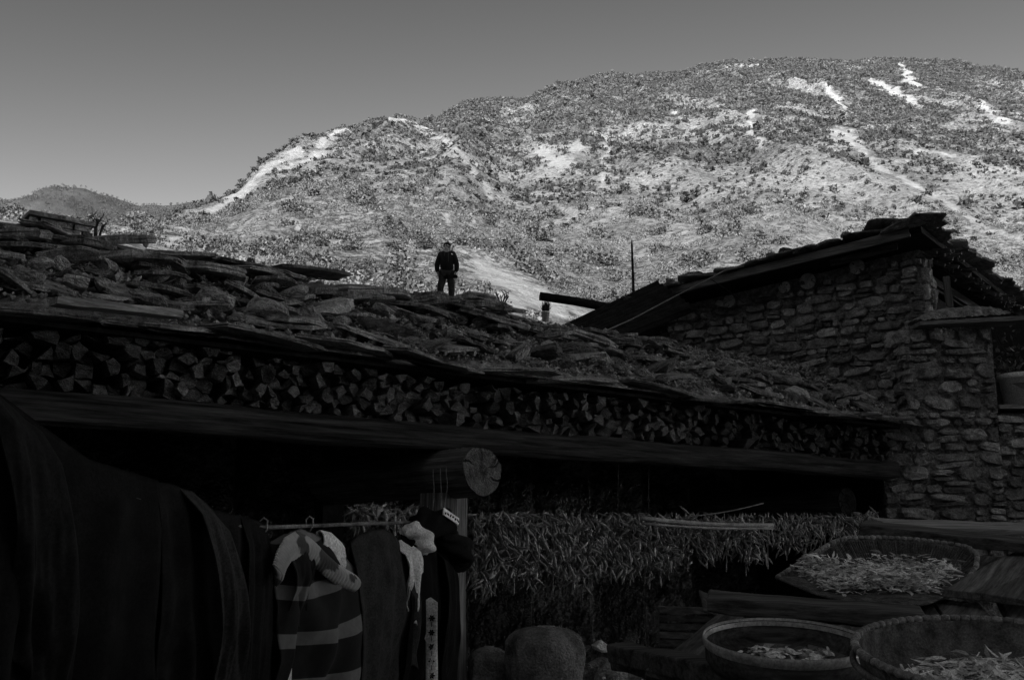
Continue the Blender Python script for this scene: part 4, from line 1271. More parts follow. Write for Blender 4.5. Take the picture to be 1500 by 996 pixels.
J = {'pel': (0, 0, .95, .14, .10), 'wai': (0, 0, 1.08, .13, .10), 'che': (0, .01, 1.28, .15, .11), 'upc': (0, .02, 1.42, .12, .09), 'nec': (0, .01, 1.50, .055, .055), 'jaw': (-.012, -.025, 1.565, .062, .07),
     'hed': (-.006, 0, 1.64, .078, .088), 'top': (0, .01, 1.705, .055, .065), 'nos': (-.05, -.095, 1.605, .012, .014), 'eaR': (.078, .005, 1.61, .014, .02), 'eaL': (-.082, .01, 1.61, .014, .02)}
Bn = [('pel', 'wai'), ('wai', 'che'), ('che', 'upc'), ('upc', 'nec'), ('nec', 'jaw'), ('jaw', 'hed'), ('hed', 'top'), ('jaw', 'nos'), ('hed', 'eaR'), ('hed', 'eaL')]
ARM = {}
for s_, k in ((-1, 'l'), (1, 'r')):
    hx = s_ * (.265 if s_ < 0 else .285)
    ARM[k] = [('sh', s_ * .17, .02, 1.42, .065), ('ua', s_ * .235, .03, 1.26, .052), ('el', s_ * .272, .03, 1.11, .045), ('fa', s_ * .262, -.03, .98, .038), ('wr', s_ * .235, -.07, .89, .028), ('pa', s_ * .222, -.085, .83, .038)]
    last = 'upc'
    for n_, x, y, z, r_ in ARM[k]:
        J[n_ + k] = (x, y, z, r_, r_ * (.9 if n_ != 'pa' else .55)); Bn.append((last, n_ + k)); last = n_ + k
    for f in range(4):                               # four fingers and a thumb, slightly curled
        x0 = s_ * .222; fy = -.085 - .022 * (f - 1.5)
        J[f'f{f}a{k}'] = (x0 - s_ * .004, fy, .775, .009); J[f'f{f}b{k}'] = (x0 - s_ * .018, fy, .745 - .004 * (f in (1, 2)), .008); J[f'f{f}c{k}'] = (x0 - s_ * .034, fy, .73 - .006 * (f in (1, 2)), .007)
        Bn += [('pa' + k, f'f{f}a{k}'), (f'f{f}a{k}', f'f{f}b{k}'), (f'f{f}b{k}', f'f{f}c{k}')]
    J['t1' + k] = (s_ * .21, -.13, .83, .011); J['t2' + k] = (s_ * .20, -.145, .795, .009)
    Bn += [('wr' + k, 't1' + k), ('t1' + k, 't2' + k)]
    hipx = s_ * .10
    J['hi' + k] = (hipx, 0, .88, .10, .10); J['th' + k] = (hipx * 1.15, 0, .70, .085, .085); bx_k = -.07 if s_ < 0 else 0.0; wd = 1.35 if s_ < 0 else 1.1
    J['kn' + k] = (hipx * 1.2 * wd, -.01 + bx_k, .48, .062, .062); J['ca' + k] = (hipx * 1.22 * wd, .02 + bx_k * .5, .33, .058, .058)
    J['an' + k] = (hipx * 1.25, .02, .09, .042, .042); J['to' + k] = (hipx * 1.5, -.14, .04, .038, .03)
    Bn += [('pel', 'hi' + k), ('hi' + k, 'th' + k), ('th' + k, 'kn' + k), ('kn' + k, 'ca' + k), ('ca' + k, 'an' + k), ('an' + k, 'to' + k)]
place(skin_mesh('body', J, Bn, M['skin'], 2, 'pel'), 'body')
# clothing a little larger than the body, loose and puffed
JJ = {'hem': (0, 0, .90, .185, .145), 'wai': (0, 0, 1.06, .20, .155), 'che': (0, .01, 1.27, .20, .15), 'upc': (0, .02, 1.42, .16, .12), 'col': (0, .02, 1.50, .085, .085), 'ho': (.03, .09, 1.48, .12, .07)}
JB = [('hem', 'wai'), ('wai', 'che'), ('che', 'upc'), ('upc', 'col'), ('upc', 'ho')]
for k in 'lr':
    last = 'upc'
    for n_, x, y, z, r_ in ARM[k][:5]:
        JJ[n_ + k] = (x, y, z, r_ + (.032 if n_ != 'wr' else .018)); JB.append((last, n_ + k)); last = n_ + k
jk = place(skin_mesh('jacket', JJ, JB, M['jacket'], 2, 'che'), 'jacket')
TJ = {'pel': (0, 0, .94, .165, .13)}; TB = []
for k in 'lr':
    for n_, add in (('hi', .028), ('th', .03), ('kn', .036), ('ca', .035), ('an', .04)):
        j = J[n_ + k]; TJ[n_ + k] = (j[0], j[1], j[2], j[3] + add, j[4] + add)
    TB += [('pel', 'hi' + k), ('hi' + k, 'th' + k), ('th' + k, 'kn' + k), ('kn' + k, 'ca' + k), ('ca' + k, 'an' + k)]
place(skin_mesh('trousers', TJ, TB, M['trousers'], 2, 'pel'), 'trousers')
for k, s_ in (('l', -1), ('r', 1)):
    a, b = J['an' + k], J['to' + k]
    place(skin_mesh('shoe', {'a': (a[0], a[1], .075, .055), 'b': (a[0], a[1] + .03, .05, .05), 'c': (b[0], b[1], .045, .048), 'd': ((a[0] + b[0]) / 2, -.06, .06, .052)}, [('a', 'b'), ('a', 'd'), ('d', 'c')], M['jacket'], 1), 'shoe')
hm = rock_mesh('hair', 5, 3, 1.0, 0.10, M['hair'], 0)
for v in hm.vertices:
    c = v.co
    c.x *= .105; c.y *= .118; c.z *= .10
    if c.y < -0.05 and c.z < 0.02: c.y = -0.05 + (c.y + 0.05) * 0.15
    if c.z < -0.045: c.z = -0.045 + (c.z + 0.045) * 0.2
    c += Vector((0.002, .018, 1.672)) + Vector((mnoise.noise(c * 60), mnoise.noise(c * 60 + Vector((9, 0, 0))), mnoise.noise(c * 60 + Vector((0, 9, 0))))) * 0.010
place(hm, 'hair')
for x, y in ((-.062, -.082), (-.012, -.092)):       # eyes and brows, face turned towards his right
    e = MB(); e.tube([(x - .014, y, 1.632), (x + .014, y - .003, 1.632)], .006, 6); place(e.mesh('eye', M['hair']), 'eye')
    e = MB(); e.tube([(x - .02, y - .002, 1.652), (x + .018, y - .004, 1.654)], .005, 5); place(e.mesh('eyebrow', M['hair']), 'eyebrow')
e = MB(); e.tube([(-.058, -.085, 1.562), (-.015, -.093, 1.562)], .005, 6); place(e.mesh('mouth', M['pot_dark']), 'mouth')
for pts in ([(-.045, -.09, 1.47), (-.05, -.135, 1.42), (-.055, -.15, 1.34)], [(.035, -.09, 1.47), (.045, -.135, 1.40), (.05, -.16, 1.28), (.05, -.165, 1.17)]):
    e = MB(); e.tube(pts, .008, 6); obj('drawstring', e.mesh('drawstring', M['trousers']), jk, tuple(MB0))
e = MB()
for k in range(3): e.bar((.125 + .0, -.155, 1.375 + k * .011), (.175 - k * .012, -.150, 1.372 + k * .011), .008, .008)
obj('chest_mark', e.mesh('chest_mark', M['cloth_white']), jk, tuple(MB0))
# camera held at his side
cm = thing('camera_body', (MB0.x + .225, MB0.y - .13, MZ + .74), 'small black camera held in the man’s hand at his hip'.replace('’s', ''), 'camera')
c0 = Vector((MB0.x + .235, MB0.y - .15, MZ + .76))
m = MB(); m.bar(c0 + Vector((-.06, 0, 0)), c0 + Vector((.06, 0, 0)), .06, .085); obj('camera_case', m.mesh('camera_case', M['jacket']), cm)
m = MB(); m.tube([c0 + Vector((0, -.03, 0)), c0 + Vector((.01, -.12, -.01))], [.034, .04], 14); obj('lens', m.mesh('lens', M['jacket']), cm)
m = MB(); m.bar(c0 + Vector((-.02, 0, .05)), c0 + Vector((.02, 0, .05)), .05, .03); obj('viewfinder', m.mesh('viewfinder', M['cloth_pale']), cm)
m = MB(); m.tube([c0 + Vector((.06, 0, .03)), c0 + Vector((.08, .0, -.06)), c0 + Vector((.05, 0, -.16)), c0 + Vector((.0, 0, -.12)), c0 + Vector((-.06, 0, .02))], .006, 5); obj('strap', m.mesh('strap', M['cloth_pale']), cm)

# ================================================================== SMALL THINGS ON THE CREST
def crest_pt(u, v, extra=0.25):
    """a point just behind the crest slates"""
    a, b = ray(u, v); k = a * SN.x + SN.y
    y = (-1.45 - extra - SDIST) / k
    return Vector((a * y, y, EYE + b * y))
rc = random.Random(77)
# low brick stack with a slab on it
c0, c1 = crest_pt(40, 332, 0.1), crest_pt(130, 340, 0.1)
dv = (c1 - c0); dv.z = 0; ln = dv.length; dv.normalize(); nv_ = Vector((dv.y, -dv.x, 0))
zb0 = min(c0.z, c1.z) - 0.14
bk = thing('brick_stack', tuple(c0.lerp(c1, .5)), 'low brick stack capped with slabs on the shed roof crest', 'chimney')
for row in range(4):
    x = 0.0 if row % 2 == 0 else -0.06
    while x < ln - 0.05:
        w = 0.118
        x0, x1 = max(x, 0), min(x + w, ln)
        if x1 - x0 > 0.03:
            m = MB(); m.bar(c0.xy.to_3d() + dv * x0 + Vector((0, 0, zb0 + 0.05 * row + 0.025)) + nv_ * rc.uniform(-.006, .006), c0.xy.to_3d() + dv * x1 + Vector((0, 0, zb0 + 0.05 * row + 0.025)), 0.2, 0.043, (0, 0, 1), 0.002)
            obj('brick', m.mesh('brick', M['wall_stone']), bk)
        x += w + 0.009
for k in range(2):
    m = MB(); m.bar(c0.xy.to_3d() + dv * (ln * k / 2 - 0.02) + Vector((0, 0, zb0 + 0.225 + 0.006 * k)), c0.xy.to_3d() + dv * (ln * (k + 1) / 2 + 0.015) + Vector((0, 0, zb0 + 0.222 - 0.006 * k)), 0.25, 0.034, (0, 0, 1), 0.004, 3)
    obj('cap_slab', m.mesh('cap_slab', M['slate']), bk)
# dry stems
def stems(u, v, h, n, label, cat='dry plant', spread=0.12, extra=0.2, rad=0.008):
    base = crest_pt(u, v, extra)
    t = thing('dry_plant', tuple(base), label, cat)
    for k in range(n):
        a = rc.uniform(0, 6.28); L_ = h * rc.uniform(.55, 1)
        p = [base + Vector((rc.uniform(-.03, .03), rc.uniform(-.03, .03), -0.08))]
        dx, dy = math.cos(a) * spread, math.sin(a) * spread
        for q in (0.35, 0.7, 1.0): p.append(base + Vector((dx * q + rc.uniform(-.012, .012), dy * q, L_ * q)))
        m = MB(); m.tube(p, [rad, rad * .9, rad * .8, rad * .5], 6)
        st = obj('stem', m.mesh('stem', M['leaf']), t)
        if n < 12:
            m = MB(); c = p[2]; m.tube([c, c + Vector((rc.uniform(-.05, .05), 0, .05)), c + Vector((rc.uniform(-.05, .05), 0, .10))], [rad * .7, rad * .6, rad * .35], 5); obj('side_shoot', m.mesh('side_shoot', M['leaf']), st)
stems(143, 342, 0.13, 6, 'clump of short dark stems beside the brick stack', spread=0.05, rad=0.007)
stems(735, 450, 0.20, 7, 'dry branching stems standing on the crest beside a small upright stone', spread=0.07)
m = obj('upright_stone', ROCKS[3], None, tuple(crest_pt(722, 445)), Euler((.1, .2, 1)), (.035, .035, .075)); tag(m, 'small upright stone on the crest beside branching dry stems', 'stone')
m = obj('crest_rock', ROCKS[5], None, tuple(crest_pt(368, 386, 0.0)), Euler((.1, .2, 1)), (.085, .075, .075)); tag(m, 'dark pointed rock sitting on the middle of the slate crest', 'rock')
p = crest_pt(213, 358, 0.0)
t = thing('balanced_stone', tuple(p), 'small slate balanced on a stone on the crest, mushroom shaped', 'stone')
obj('stem_stone', ROCKS[2], t, tuple(p), Euler((0, 0, 0)), (.035, .035, .05)); obj('top_slate', SLATES[2], t, tuple(p + Vector((0.02, 0, .045))), Euler((0.05, .05, 0)), (.14, .16, .5))
# flower pot with a spiky plant
p = crest_pt(799, 466, 0.5)
t = thing('potted_plant', tuple(p), 'dark bushy plant in a small white pot on the crest', 'potted plant')
def lathe(prof, c, n=20, axis=None):
    V, F = [], []
    for r_, z in prof:
        for k in range(n):
            a = 2 * math.pi * k / n; V.append(c + Vector((r_ * math.cos(a), r_ * math.sin(a), z)))
    for i in range(len(prof) - 1):
        for k in range(n):
            k2 = (k + 1) % n; F.append((i * n + k, i * n + k2, (i + 1) * n + k2, (i + 1) * n + k))
    return V, F
m = MB(); m.add(*lathe([(0.0, 0), (.035, 0), (.045, .10), (.05, .10), (.05, .115), (.042, .115), (.038, .08), (0, .08)], p + Vector((0, 0, -.04)))); obj('pot', m.mesh('pot', M['pot'], True), t)
m = MB()
for k in range(70):
    a = rc.uniform(0, 6.28); L_ = rc.uniform(.08, .17); s_ = rc.uniform(0, .05)
    b0 = p + Vector((rc.uniform(-.03, .03), rc.uniform(-.03, .03), .06)); tp = b0 + Vector((math.cos(a) * s_ * 1.6, math.sin(a) * s_ * 1.6, L_)); sd = Vector((math.sin(a), -math.cos(a), 0)) * .008
    m.add([b0 - sd, b0 + sd, b0.lerp(tp, .6) + sd, tp, b0.lerp(tp, .6) - sd], [(0, 1, 2, 3, 4)])
obj('foliage', m.mesh('foliage', M['leaf']), t)

# ================================================================== POT ON THE LEDGE AT THE RIGHT
lx = P(1478, 594, YB + 0.12)
m = MB(); zl = P(1480, 598, YB).z + 0.02
m.bar((xb1 + 0.05, YB + 0.16, zl), (xb2, YB + 0.16, zl), 0.42, 0.05, (0, 0, 1), 0.005, 4)
tag(obj('ledge_plank', m.mesh('ledge_plank', M['x_wood'])), 'dark plank ledge on the low wall, carrying the planter', 'plank')
x0 = P(1474, 560, YB).x
t = thing('planter', (x0 + .35, YB + .16, zl + .03), 'pale round planter tub with a dark painted triangle and leafy plants', 'planter')
hz = P(1478, 546, YB).z - zl - .025
zt = zl + .027; rb = .30; pc = Vector((x0 + rb, YB + .16, zt))
m = MB(); m.add(*lathe([(0.001, 0), (rb * .80, 0), (rb * .93, hz * .82), (rb * 1.0, hz * .83), (rb * 1.0, hz), (rb * .93, hz), (rb * .88, hz * .75), (.001, hz * .72)], pc, 40)); obj('tub', m.mesh('tub', M['pot'], True), t)
V, F = [], []
nt_ = 14
for k in range(nt_ + 1):                                  # painted triangle, point down, following the round side
    f = k / nt_; an = math.radians(-146 + 112 * f); zt0 = hz * .66; zb0_ = hz * (.66 - .46 * (1 - abs(2 * f - 1)))
    for zz_ in (zt0, zb0_):
        q_ = rb * (.80 + .13 * zz_ / (hz * .82)) + .004
        V.append(pc + Vector((math.cos(an) * q_, math.sin(an) * q_, zz_)))
F = [(2 * k, 2 * k + 1, 2 * k + 3, 2 * k + 2) for k in range(nt_)]
obj('painted_triangle', mesh('painted_triangle', V, F, M['pot_dark']), t)
m = MB()
for k in range(420):
    c = Vector((x0 + rc.uniform(-.05, .9), YB + .16 + rc.uniform(-.2, .25), zt + hz + abs(rc.gauss(0, .25)))); s_ = rc.uniform(.02, .05)
    a = Vector((rc.gauss(0, 1), rc.gauss(0, 1), rc.gauss(0, 1))).normalized(); b = a.cross(Vector((rc.gauss(0, 1), rc.gauss(0, 1), rc.gauss(0, 1)))).normalized()
    m.add([c - a * s_, c + b * s_ * .5, c + a * s_, c - b * s_ * .5], [(0, 1, 2, 3)])
obj('foliage', m.mesh('foliage', M['leaf_pale']), t)
for k in range(9):
    xx = x0 + .05 + k * .085
    m = MB(); m.tube([(xx, YB + .16, zt + hz * .7), (xx + rc.uniform(-.08, .08), YB + .15, zt + hz + .25), (xx + rc.uniform(-.15, .15), YB + .12, zt + hz + .5)], [.008, .006, .004], 5); obj('stem', m.mesh('stem', M['leaf']), t)

# ================================================================== CHILLIES DRYING UNDER THE EAVE
def chilli_mesh(seed):
    r = random.Random(seed); bend = r.uniform(-.5, .5); b2 = r.uniform(-.4, .4); pts, rad = [], []
    for i in range(6):
        t = i / 5; pts.append((bend * t * t * .35, b2 * t * (1 - t) * .5, -t)); rad.append((.045, .085, .10, .085, .055, .012)[i] * r.uniform(.85, 1.15))
    m = MB(); m.tube(pts, rad, 5); m.tube([(0, 0, 0), (.02, .01, .10), (.05, .0, .2)], [.012, .01, .012], 3)
    return m
CH = [chilli_mesh(300 + k) for k in range(8)]
CHM = [c.mesh('chilli', M['chilli'], True) for c in CH]
BOT = [(520, 800), (560, 795), (615, 800), (690, 892), (720, 888), (780, 880), (850, 884), (900, 866), (950, 878), (1000, 852), (1050, 845), (1085, 862), (1108, 850), (1118, 850), (1150, 835), (1200, 832), (1250, 815), (1278, 800)]
def garland(u0, u1, offc, n, label, n_parts, vtop=756):
    base = SP(shed_hit((u0 + u1) / 2, 800, offc)[0], offc, 0.9)
    t = thing('chilli_garland', tuple(base), label, 'chillies', 'chillies hung to dry under the shed eave')
    items = []
    for _ in range(n):
        u = rc.uniform(u0, u1); uc = round(u / 21) * 21; u = min(max(uc + rc.gauss(0, 6.5), u0), u1); vb = float(interp(BOT, u)) - 34 + rc.gauss(0, 6) + 12 * math.sin(uc * 1.7)
        s0, zt_ = shed_hit(u, vtop, offc); _, zb_ = shed_hit(u, vb, offc)
        z = zt_ + (zb_ - zt_) * rc.random() ** 0.9
        f = 1 - abs(2 * (zt_ - z) / (zt_ - zb_) - 1) * .35
        o = offc + abs(rc.gauss(0, .10)) * f - 0.05
        items.append((o, s0, z))
    items.sort(key=lambda q: -q[0])
    rest = []
    for k, (o, s0, z) in enumerate(items):
        L_ = rc.uniform(.075, .125)
        q = (Matrix.Rotation(rc.uniform(0, 6.28), 4, 'Z') @ Matrix.Rotation(rc.gauss(0, .75), 4, 'X') @ Matrix.Rotation(rc.gauss(0, .5), 4, 'Y')).to_quaternion()
        p = SP(s0, o, z + .04)
        if k < n_parts: obj('chilli', CHM[k % 8], t, tuple(p), q, (L_ * 1.05, L_ * 1.05, L_))
        else: rest.append((p, q, L_))
    m = MB()
    for k, (p, q, L_) in enumerate(rest):
        c = CH[k % 8]; mt_ = Matrix.LocRotScale(p, q, Vector((L_, L_, L_)))
        m.add([mt_ @ Vector(v) for v in c.V], c.F)
    if m.V: tag(obj('chilli_mass', m.mesh('chilli_mass', M['chilli_rest'], True), t), kind='stuff')
    # the cords the pods are tied to
    for k in range(int((u1 - u0) / 28) + 1):
        u = u0 + 8 + k * 28
        if u > u1 - 2: break
        sA_, zA_ = shed_hit(u, vtop - 6, offc); zB_ = shed_hit(u, float(interp(BOT, u)) - 14, offc)[1]
        c = MB(); c.tube([SP(sA_, offc - .03, zA_ - .01), SP(sA_ + .01, offc - .02, (zA_ + zB_) / 2), SP(sA_, offc - .03, zB_)], .006, 4); obj('cord', c.mesh('cord', M['bamboo']), t)
    return t
garland(692, 1108, 0.02, 2300, 'long dense curtain of dried chillies hanging between the big post and the bare gap', 300)
garland(1116, 1278, -0.05, 700, 'shorter curtain of dried chillies hanging beside the stone wall', 280)
garland(520, 616, -0.05, 260, 'small bunch of dried chillies hanging behind the clothes', 200, 752)
# poles they hang from
def pole_between(name, a, b, r_, material, label, cat='pole', nseg=8):
    a, b = Vector(a), Vector(b); m = MB(); pts = [a.lerp(b, i / nseg) + Vector((0, 0, -0.02 * math.sin(math.pi * i / nseg))) for i in range(nseg + 1)]
    m.tube(pts, [r_ * (1 + .04 * (i % 2)) for i in range(nseg + 1)], 10)
    return tag(obj(name, m.mesh(name, material, True)), label, cat)
sa, za = shed_hit(690, 760, -.02); sb, zb_ = shed_hit(1300, 762, -.02)
pole_between('drying_pole', SP(3.2, -.06, za), SP(sb, -.06, zb_), .022, M['joist_wood'], 'dark pole carrying the chillies along the shed front')
a, b = P(940, 759, 9.0), P(1132, 769, 10.0)
pole_between('bamboo_pole', a, b, .02, M['bamboo'], 'pale bamboo pole lying across the top of the chillies')
pole_between('bamboo_pole', a + Vector((0, -.03, -.045)), b + Vector((0, -.03, -.03)), .012, M['bamboo'], 'thinner bamboo stick tied under the pale bamboo pole')
pole_between('thin_stick', P(1000, 757, 9.4), P(1118, 737, 9.6), .006, M['bamboo'], 'thin bent stick rising above the bamboo pole', 'stick')
for u in (715, 905, 950):
    s_, z = shed_hit(u, 752, -.05); c = MB(); c.tube([SP(s_, -.05, z - .03), SP(s_ + .004, -.045, 2.0), SP(s_ + .01, -.04, 2.29)], .004, 4)
    tag(obj('hanging_string', c.mesh('hanging_string', M['cord_dark'])), 'thin string tied from the eave beam down to the chilli pole', 'string', 'strings holding the chilli pole')

# ================================================================== SACKS AND RUBBISH BEHIND THE POST
def sack(c, w, h, dpt, seed, label, material=M['sack'], lean=0.0):
    r = random.Random(seed); n, k_ = 72, 60; V, F = [], []
    for i in range(k_):
        t = i / (k_ - 1)
        prof = min(1, (t / .08) ** .5) * (1 - .08 * t) * (1 if t < .78 else max(.10, (1 - ((t - .78) / .222) ** 2.6) ** .5 if t < .998 else .1))
        for j in range(n):
            a = 2 * math.pi * j / n
            e = 2.6; q = (abs(math.cos(a)) ** e + abs(math.sin(a)) ** e) ** (-1 / e)
            nz1 = mnoise.noise(Vector((math.cos(a) * 1.6, math.sin(a) * 1.6, t * 3 + seed))); fold = .06 * math.sin(7 * a + 5 * t + 4 * nz1) * (t ** 2) + .035 * mnoise.noise(Vector((math.cos(a) * 4, math.sin(a) * 4, t * 9 + seed))) + .03 * mnoise.noise(Vector((math.cos(a) * 9, math.sin(a) * 9, t * 5 + seed)))
            q *= prof * (1 + .18 * nz1 + fold - .10 * max(0, .22 - abs(mnoise.noise(Vector((math.cos(a) * 2.2 + t * 2, math.sin(a) * 2.2, t * 3 + seed * 2))))))
            V.append(c + Vector((w / 2 * q * math.cos(a) + lean * t, dpt / 2 * q * math.sin(a), h * t * (1 - .025 * math.cos(a) * min(1, (1 - t) * 6)) + .02 * nz1 * min(1, (1 - t) * 6))))
    for i in range(k_ - 1):
        for j in range(n):
            j2 = (j + 1) % n; F.append((i * n + j, i * n + j2, (i + 1) * n + j2, (i + 1) * n + j))
    F.append(tuple((k_ - 1) * n + j for j in range(n))); F.append(tuple(range(n - 1, -1, -1)))
    t_ = thing('sack', tuple(c), label, 'sack')
    obj('sack_body', mesh('sack_body', V, F, material, True), t_)
    m = MB(); m.add(*[(lambda VV, FF: (VV, FF))(*lathe([(w * .13, 0), (w * .15, .012), (w * .15, .03), (w * .13, .042)], c + Vector((lean, 0, h * .955)), 20))]) if False else None
    q_ = MB(); pts = [c + Vector((lean + w * .10 * math.cos(a), dpt * .10 * math.sin(a), h * .99)) for a in [2 * math.pi * k / 16 for k in range(17)]]
    q_.tube(pts, .008, 5); obj('tie', q_.mesh('tie', M['bamboo']), t_)
p = P(800, 960, 7.9)
sack(Vector((p.x, p.y, 0)), .64, P(800, 916, 7.9).z, .48, 4, 'plump pale woven sack standing on the floor beside the post')
p = P(716, 975, 8.2)
sack(Vector((p.x, p.y, 0)), .36, P(716, 946, 8.2).z, .34, 9, 'smaller sack squeezed between the post and the plump sack')
rr_ = random.Random(8)
hp = P(890, 985, 8.6)
m = MB(); V, F = [], []
for i in range(14):
    for j in range(18):
        x, y = (i / 13 - .5) * 1.0, (j / 17 - .5) * 1.0; hgt = (hp.z + .12) * math.exp(-(x * x + y * y) * 3.5)
        V.append((hp.x + x, hp.y + y, hgt + .06 * mnoise.noise(Vector((x * 6, y * 6, 1)))))
for i in range(13):
    for j in range(17): F.append((i * 18 + j, (i + 1) * 18 + j, (i + 1) * 18 + j + 1, i * 18 + j + 1))
m.add(V, F); heap = tag(obj('rubble_heap', m.mesh('rubble_heap', M['earth'], True)), 'heap of stones and rubble on the floor beside the sack', 'heap', kind='stuff')
for k, (u, v, w) in enumerate(((880, 945, 34), (905, 950, 26), (868, 975, 30), (900, 975, 34), (880, 990, 26), (855, 950, 20))):
    p = P(u, v, 8.3); q = w * 8.3 / FPX / 2
    o = obj('heap_stone', rr_.choice(ROCKS if k % 3 else PALE), None, tuple(p), Euler((rr_.random(), rr_.random(), rr_.random() * 6)), (q * 1.2, q, q * .85)); tag(o, 'rough stone lying on the rubble heap beside the sack', 'stone', 'stones on the rubble heap')
# ================================================================== WASHING ON THE LINE
LD = Vector((0.287, 0.958, 0)).normalized(); LN = Vector((LD.y, -LD.x, 0))
def line_y(u): return 2.53 / (0.3 - (u - CX) / FPX / 1.005)
def LP(u, v): return P(u, v, line_y(u))
rl = random.Random(31)
pts = [LP(-160, 470), LP(-60, 548), LP(0, 594), LP(80, 652), LP(150, 690), LP(230, 716), LP(310, 748), LP(390, 771), LP(450, 769), LP(525, 766), LP(600, 764), LP(655, 764)]
pts = [p_ - Vector((0, 0, .06 if k_ < 7 else .004)) for k_, p_ in enumerate(pts)]
m = MB(); m.tube(pts, [.010] * len(pts), 9)
tag(obj('washing_pole', m.mesh('washing_pole', M['grain_wood'], True)), 'thin bent pole that carries the washing out from the post', 'pole')

def drape(top, drop, shear=0.0, amp=0.03, nf=4, seed=0, back=0.35, bulge=0.0, edge=None, nu=72, nvr=56, thick=.02, gather=0.0, grow=1.0):
    """cloth hung over the pole: (verts, faces). top: pixels along the pole; drop: metres at each end (list over f); shear: slide along the pole at the bottom"""
    us = [p[0] for p in top]; vs = [p[1] for p in top]
    drop_f = (lambda f: float(np.interp(f, np.linspace(0, 1, len(drop)), drop)))
    sh_f = shear if callable(shear) else (lambda f: shear)
    rs = random.Random(seed); ph = [rs.uniform(0, 6.28) for _ in range(6)]
    V, F = [], []
    rows = []
    nb = 14
    for i in range(nu):
        f = i / (nu - 1); u = us[0] + (us[-1] - us[0]) * f; v = float(np.interp(u, us, vs))
        t0 = LP(u, v) + Vector((0, 0, .014)); d = drop_f(f); rows.append((f, t0, d))
    def fold(f, j):
        a = amp * (0.25 + 0.75 * j ** 0.7) * grow
        return a * (math.sin(nf * 6.28 * f + ph[0] + 1.4 * j + 1.2 * math.sin(3 * f + ph[1])) * .6 + .35 * math.sin(nf * 2.3 * 6.28 * f + ph[2] + .8 * j) + .9 * mnoise.noise(Vector((f * 4 - j * 2, j * 3, seed * 1.7))) + .35 * mnoise.noise(Vector((f * 11 + j * 4, j * 5, seed * 2.3))))
    total = nb + nvr
    for (f, t0, d) in rows:
        for k in range(total):
            if k < nb:                                  # back panel from its hem up to the pole
                j = 1 - k / nb
                p = t0 - LN * (thick + .5 * fold(f, j * .6) * j) - Vector((0, 0, back * j * d)) + LD * sh_f(f) * j * .3
            else:
                j = (k - nb) / (nvr - 1)
                x = min(1, j * 9)
                p = t0 + LN * (thick * x + bulge * math.sin(min(1, j * 1.15) * math.pi) + fold(f, j) * x) - Vector((0, 0, d * j)) + LD * (sh_f(f) * j + gather * (0.5 - f) * math.sin(j * math.pi * .9))
                if j < .12: p.z += .008 * (1 - (j / .12)) 
            V.append(p)
    for i in range(nu - 1):
        for k in range(total - 1): F.append((i * total + k, i * total + k + 1, (i + 1) * total + k + 1, (i + 1) * total + k))
    return V, F
def cloth(name, V, F, material, parent=None, th=.006):
    o = obj(name, mesh(name, V, F, material, True), parent)
    s_ = o.modifiers.new('thickness', 'SOLIDIFY'); s_.thickness = th
    return o
def garment(name, top, label, cat): 
    c = LP(*top); return thing(name, tuple(c), label, cat)

t = garment('dark_coat', (100, 668), 'large dark coat with long soft folds, hung at the outer end of the washing pole', 'coat')
cloth('coat_body', *drape([(-150, 478), (-60, 546), (0, 588), (60, 632), (130, 682), (232, 712)], [1.2, 1.2, 1.15, 1.1], -.04, .05, 2.6, 3, .8, .03), M['cloth_black'], t)
cloth('sleeve', *drape([(-40, 560), (0, 590), (34, 620), (60, 640)], [.85, .9, .95], lambda f: .22, .03, 1.2, 14, .3, .06, thick=.05), M['cloth_black'], t)
t = garment('dark_jacket', (265, 725), 'dark jacket with a sleeve and pocket flap, hung beside the large coat', 'jacket')
cloth('jacket_body', *drape([(226, 714), (250, 716), (275, 726), (300, 742), (314, 756)], [1.0, 1.0, 1.0], lambda f: .10 + .22 * f, .03, 1.8, 5, .8, .02), M['cloth_black'], t)
cloth('sleeve', *drape([(262, 722), (282, 728), (304, 748)], [.85, .88, .9], lambda f: .25, .022, .9, 8, .2, .07, thick=.06), M['cloth_dark'], t)
q = LP(306, 872); m = MB(); m.bar(q + LN * .085 - LD * .06 + Vector((0, 0, .03)), q + LN * .09 + LD * .07 - Vector((0, 0, .03)), .012, .035); obj('pocket_flap', m.mesh('pocket_flap', M['cloth_dark']), t)
t = garment('dark_trousers', (350, 760), 'plain dark trousers hung flat beside the patterned sweater', 'trousers')
cloth('trouser_leg', *drape([(306, 752), (330, 758), (360, 764), (386, 772)], [.95, .96, .97], lambda f: .02 + .05 * f, .018, 2.2, 11, .9, .0), M['cloth_black'], t)
cloth('trouser_leg', *drape([(352, 764), (370, 768), (388, 774)], [.98, .98, .98], .03, .015, 1.4, 12, .5, .02, thick=.035), M['cloth_black'], t)
# wire hooks
for u, v in ((386, 768), (453, 765)):
    c = LP(u, v); m = MB()
    m.tube([c + Vector((0, 0, -.05)), c + LN * .02 + Vector((0, 0, -.02)), c + LN * .02 + Vector((0, 0, .018)), c + Vector((0, 0, .03)), c - LN * .018 + Vector((0, 0, .015)), c - LN * .016 - Vector((0, 0, .01))], .004, 6)
    tag(obj('hanger_hook', m.mesh('hanger_hook', M['cable'], True)), 'bent wire hanger hook over the washing pole', 'hook', 'wire hooks on the washing pole')
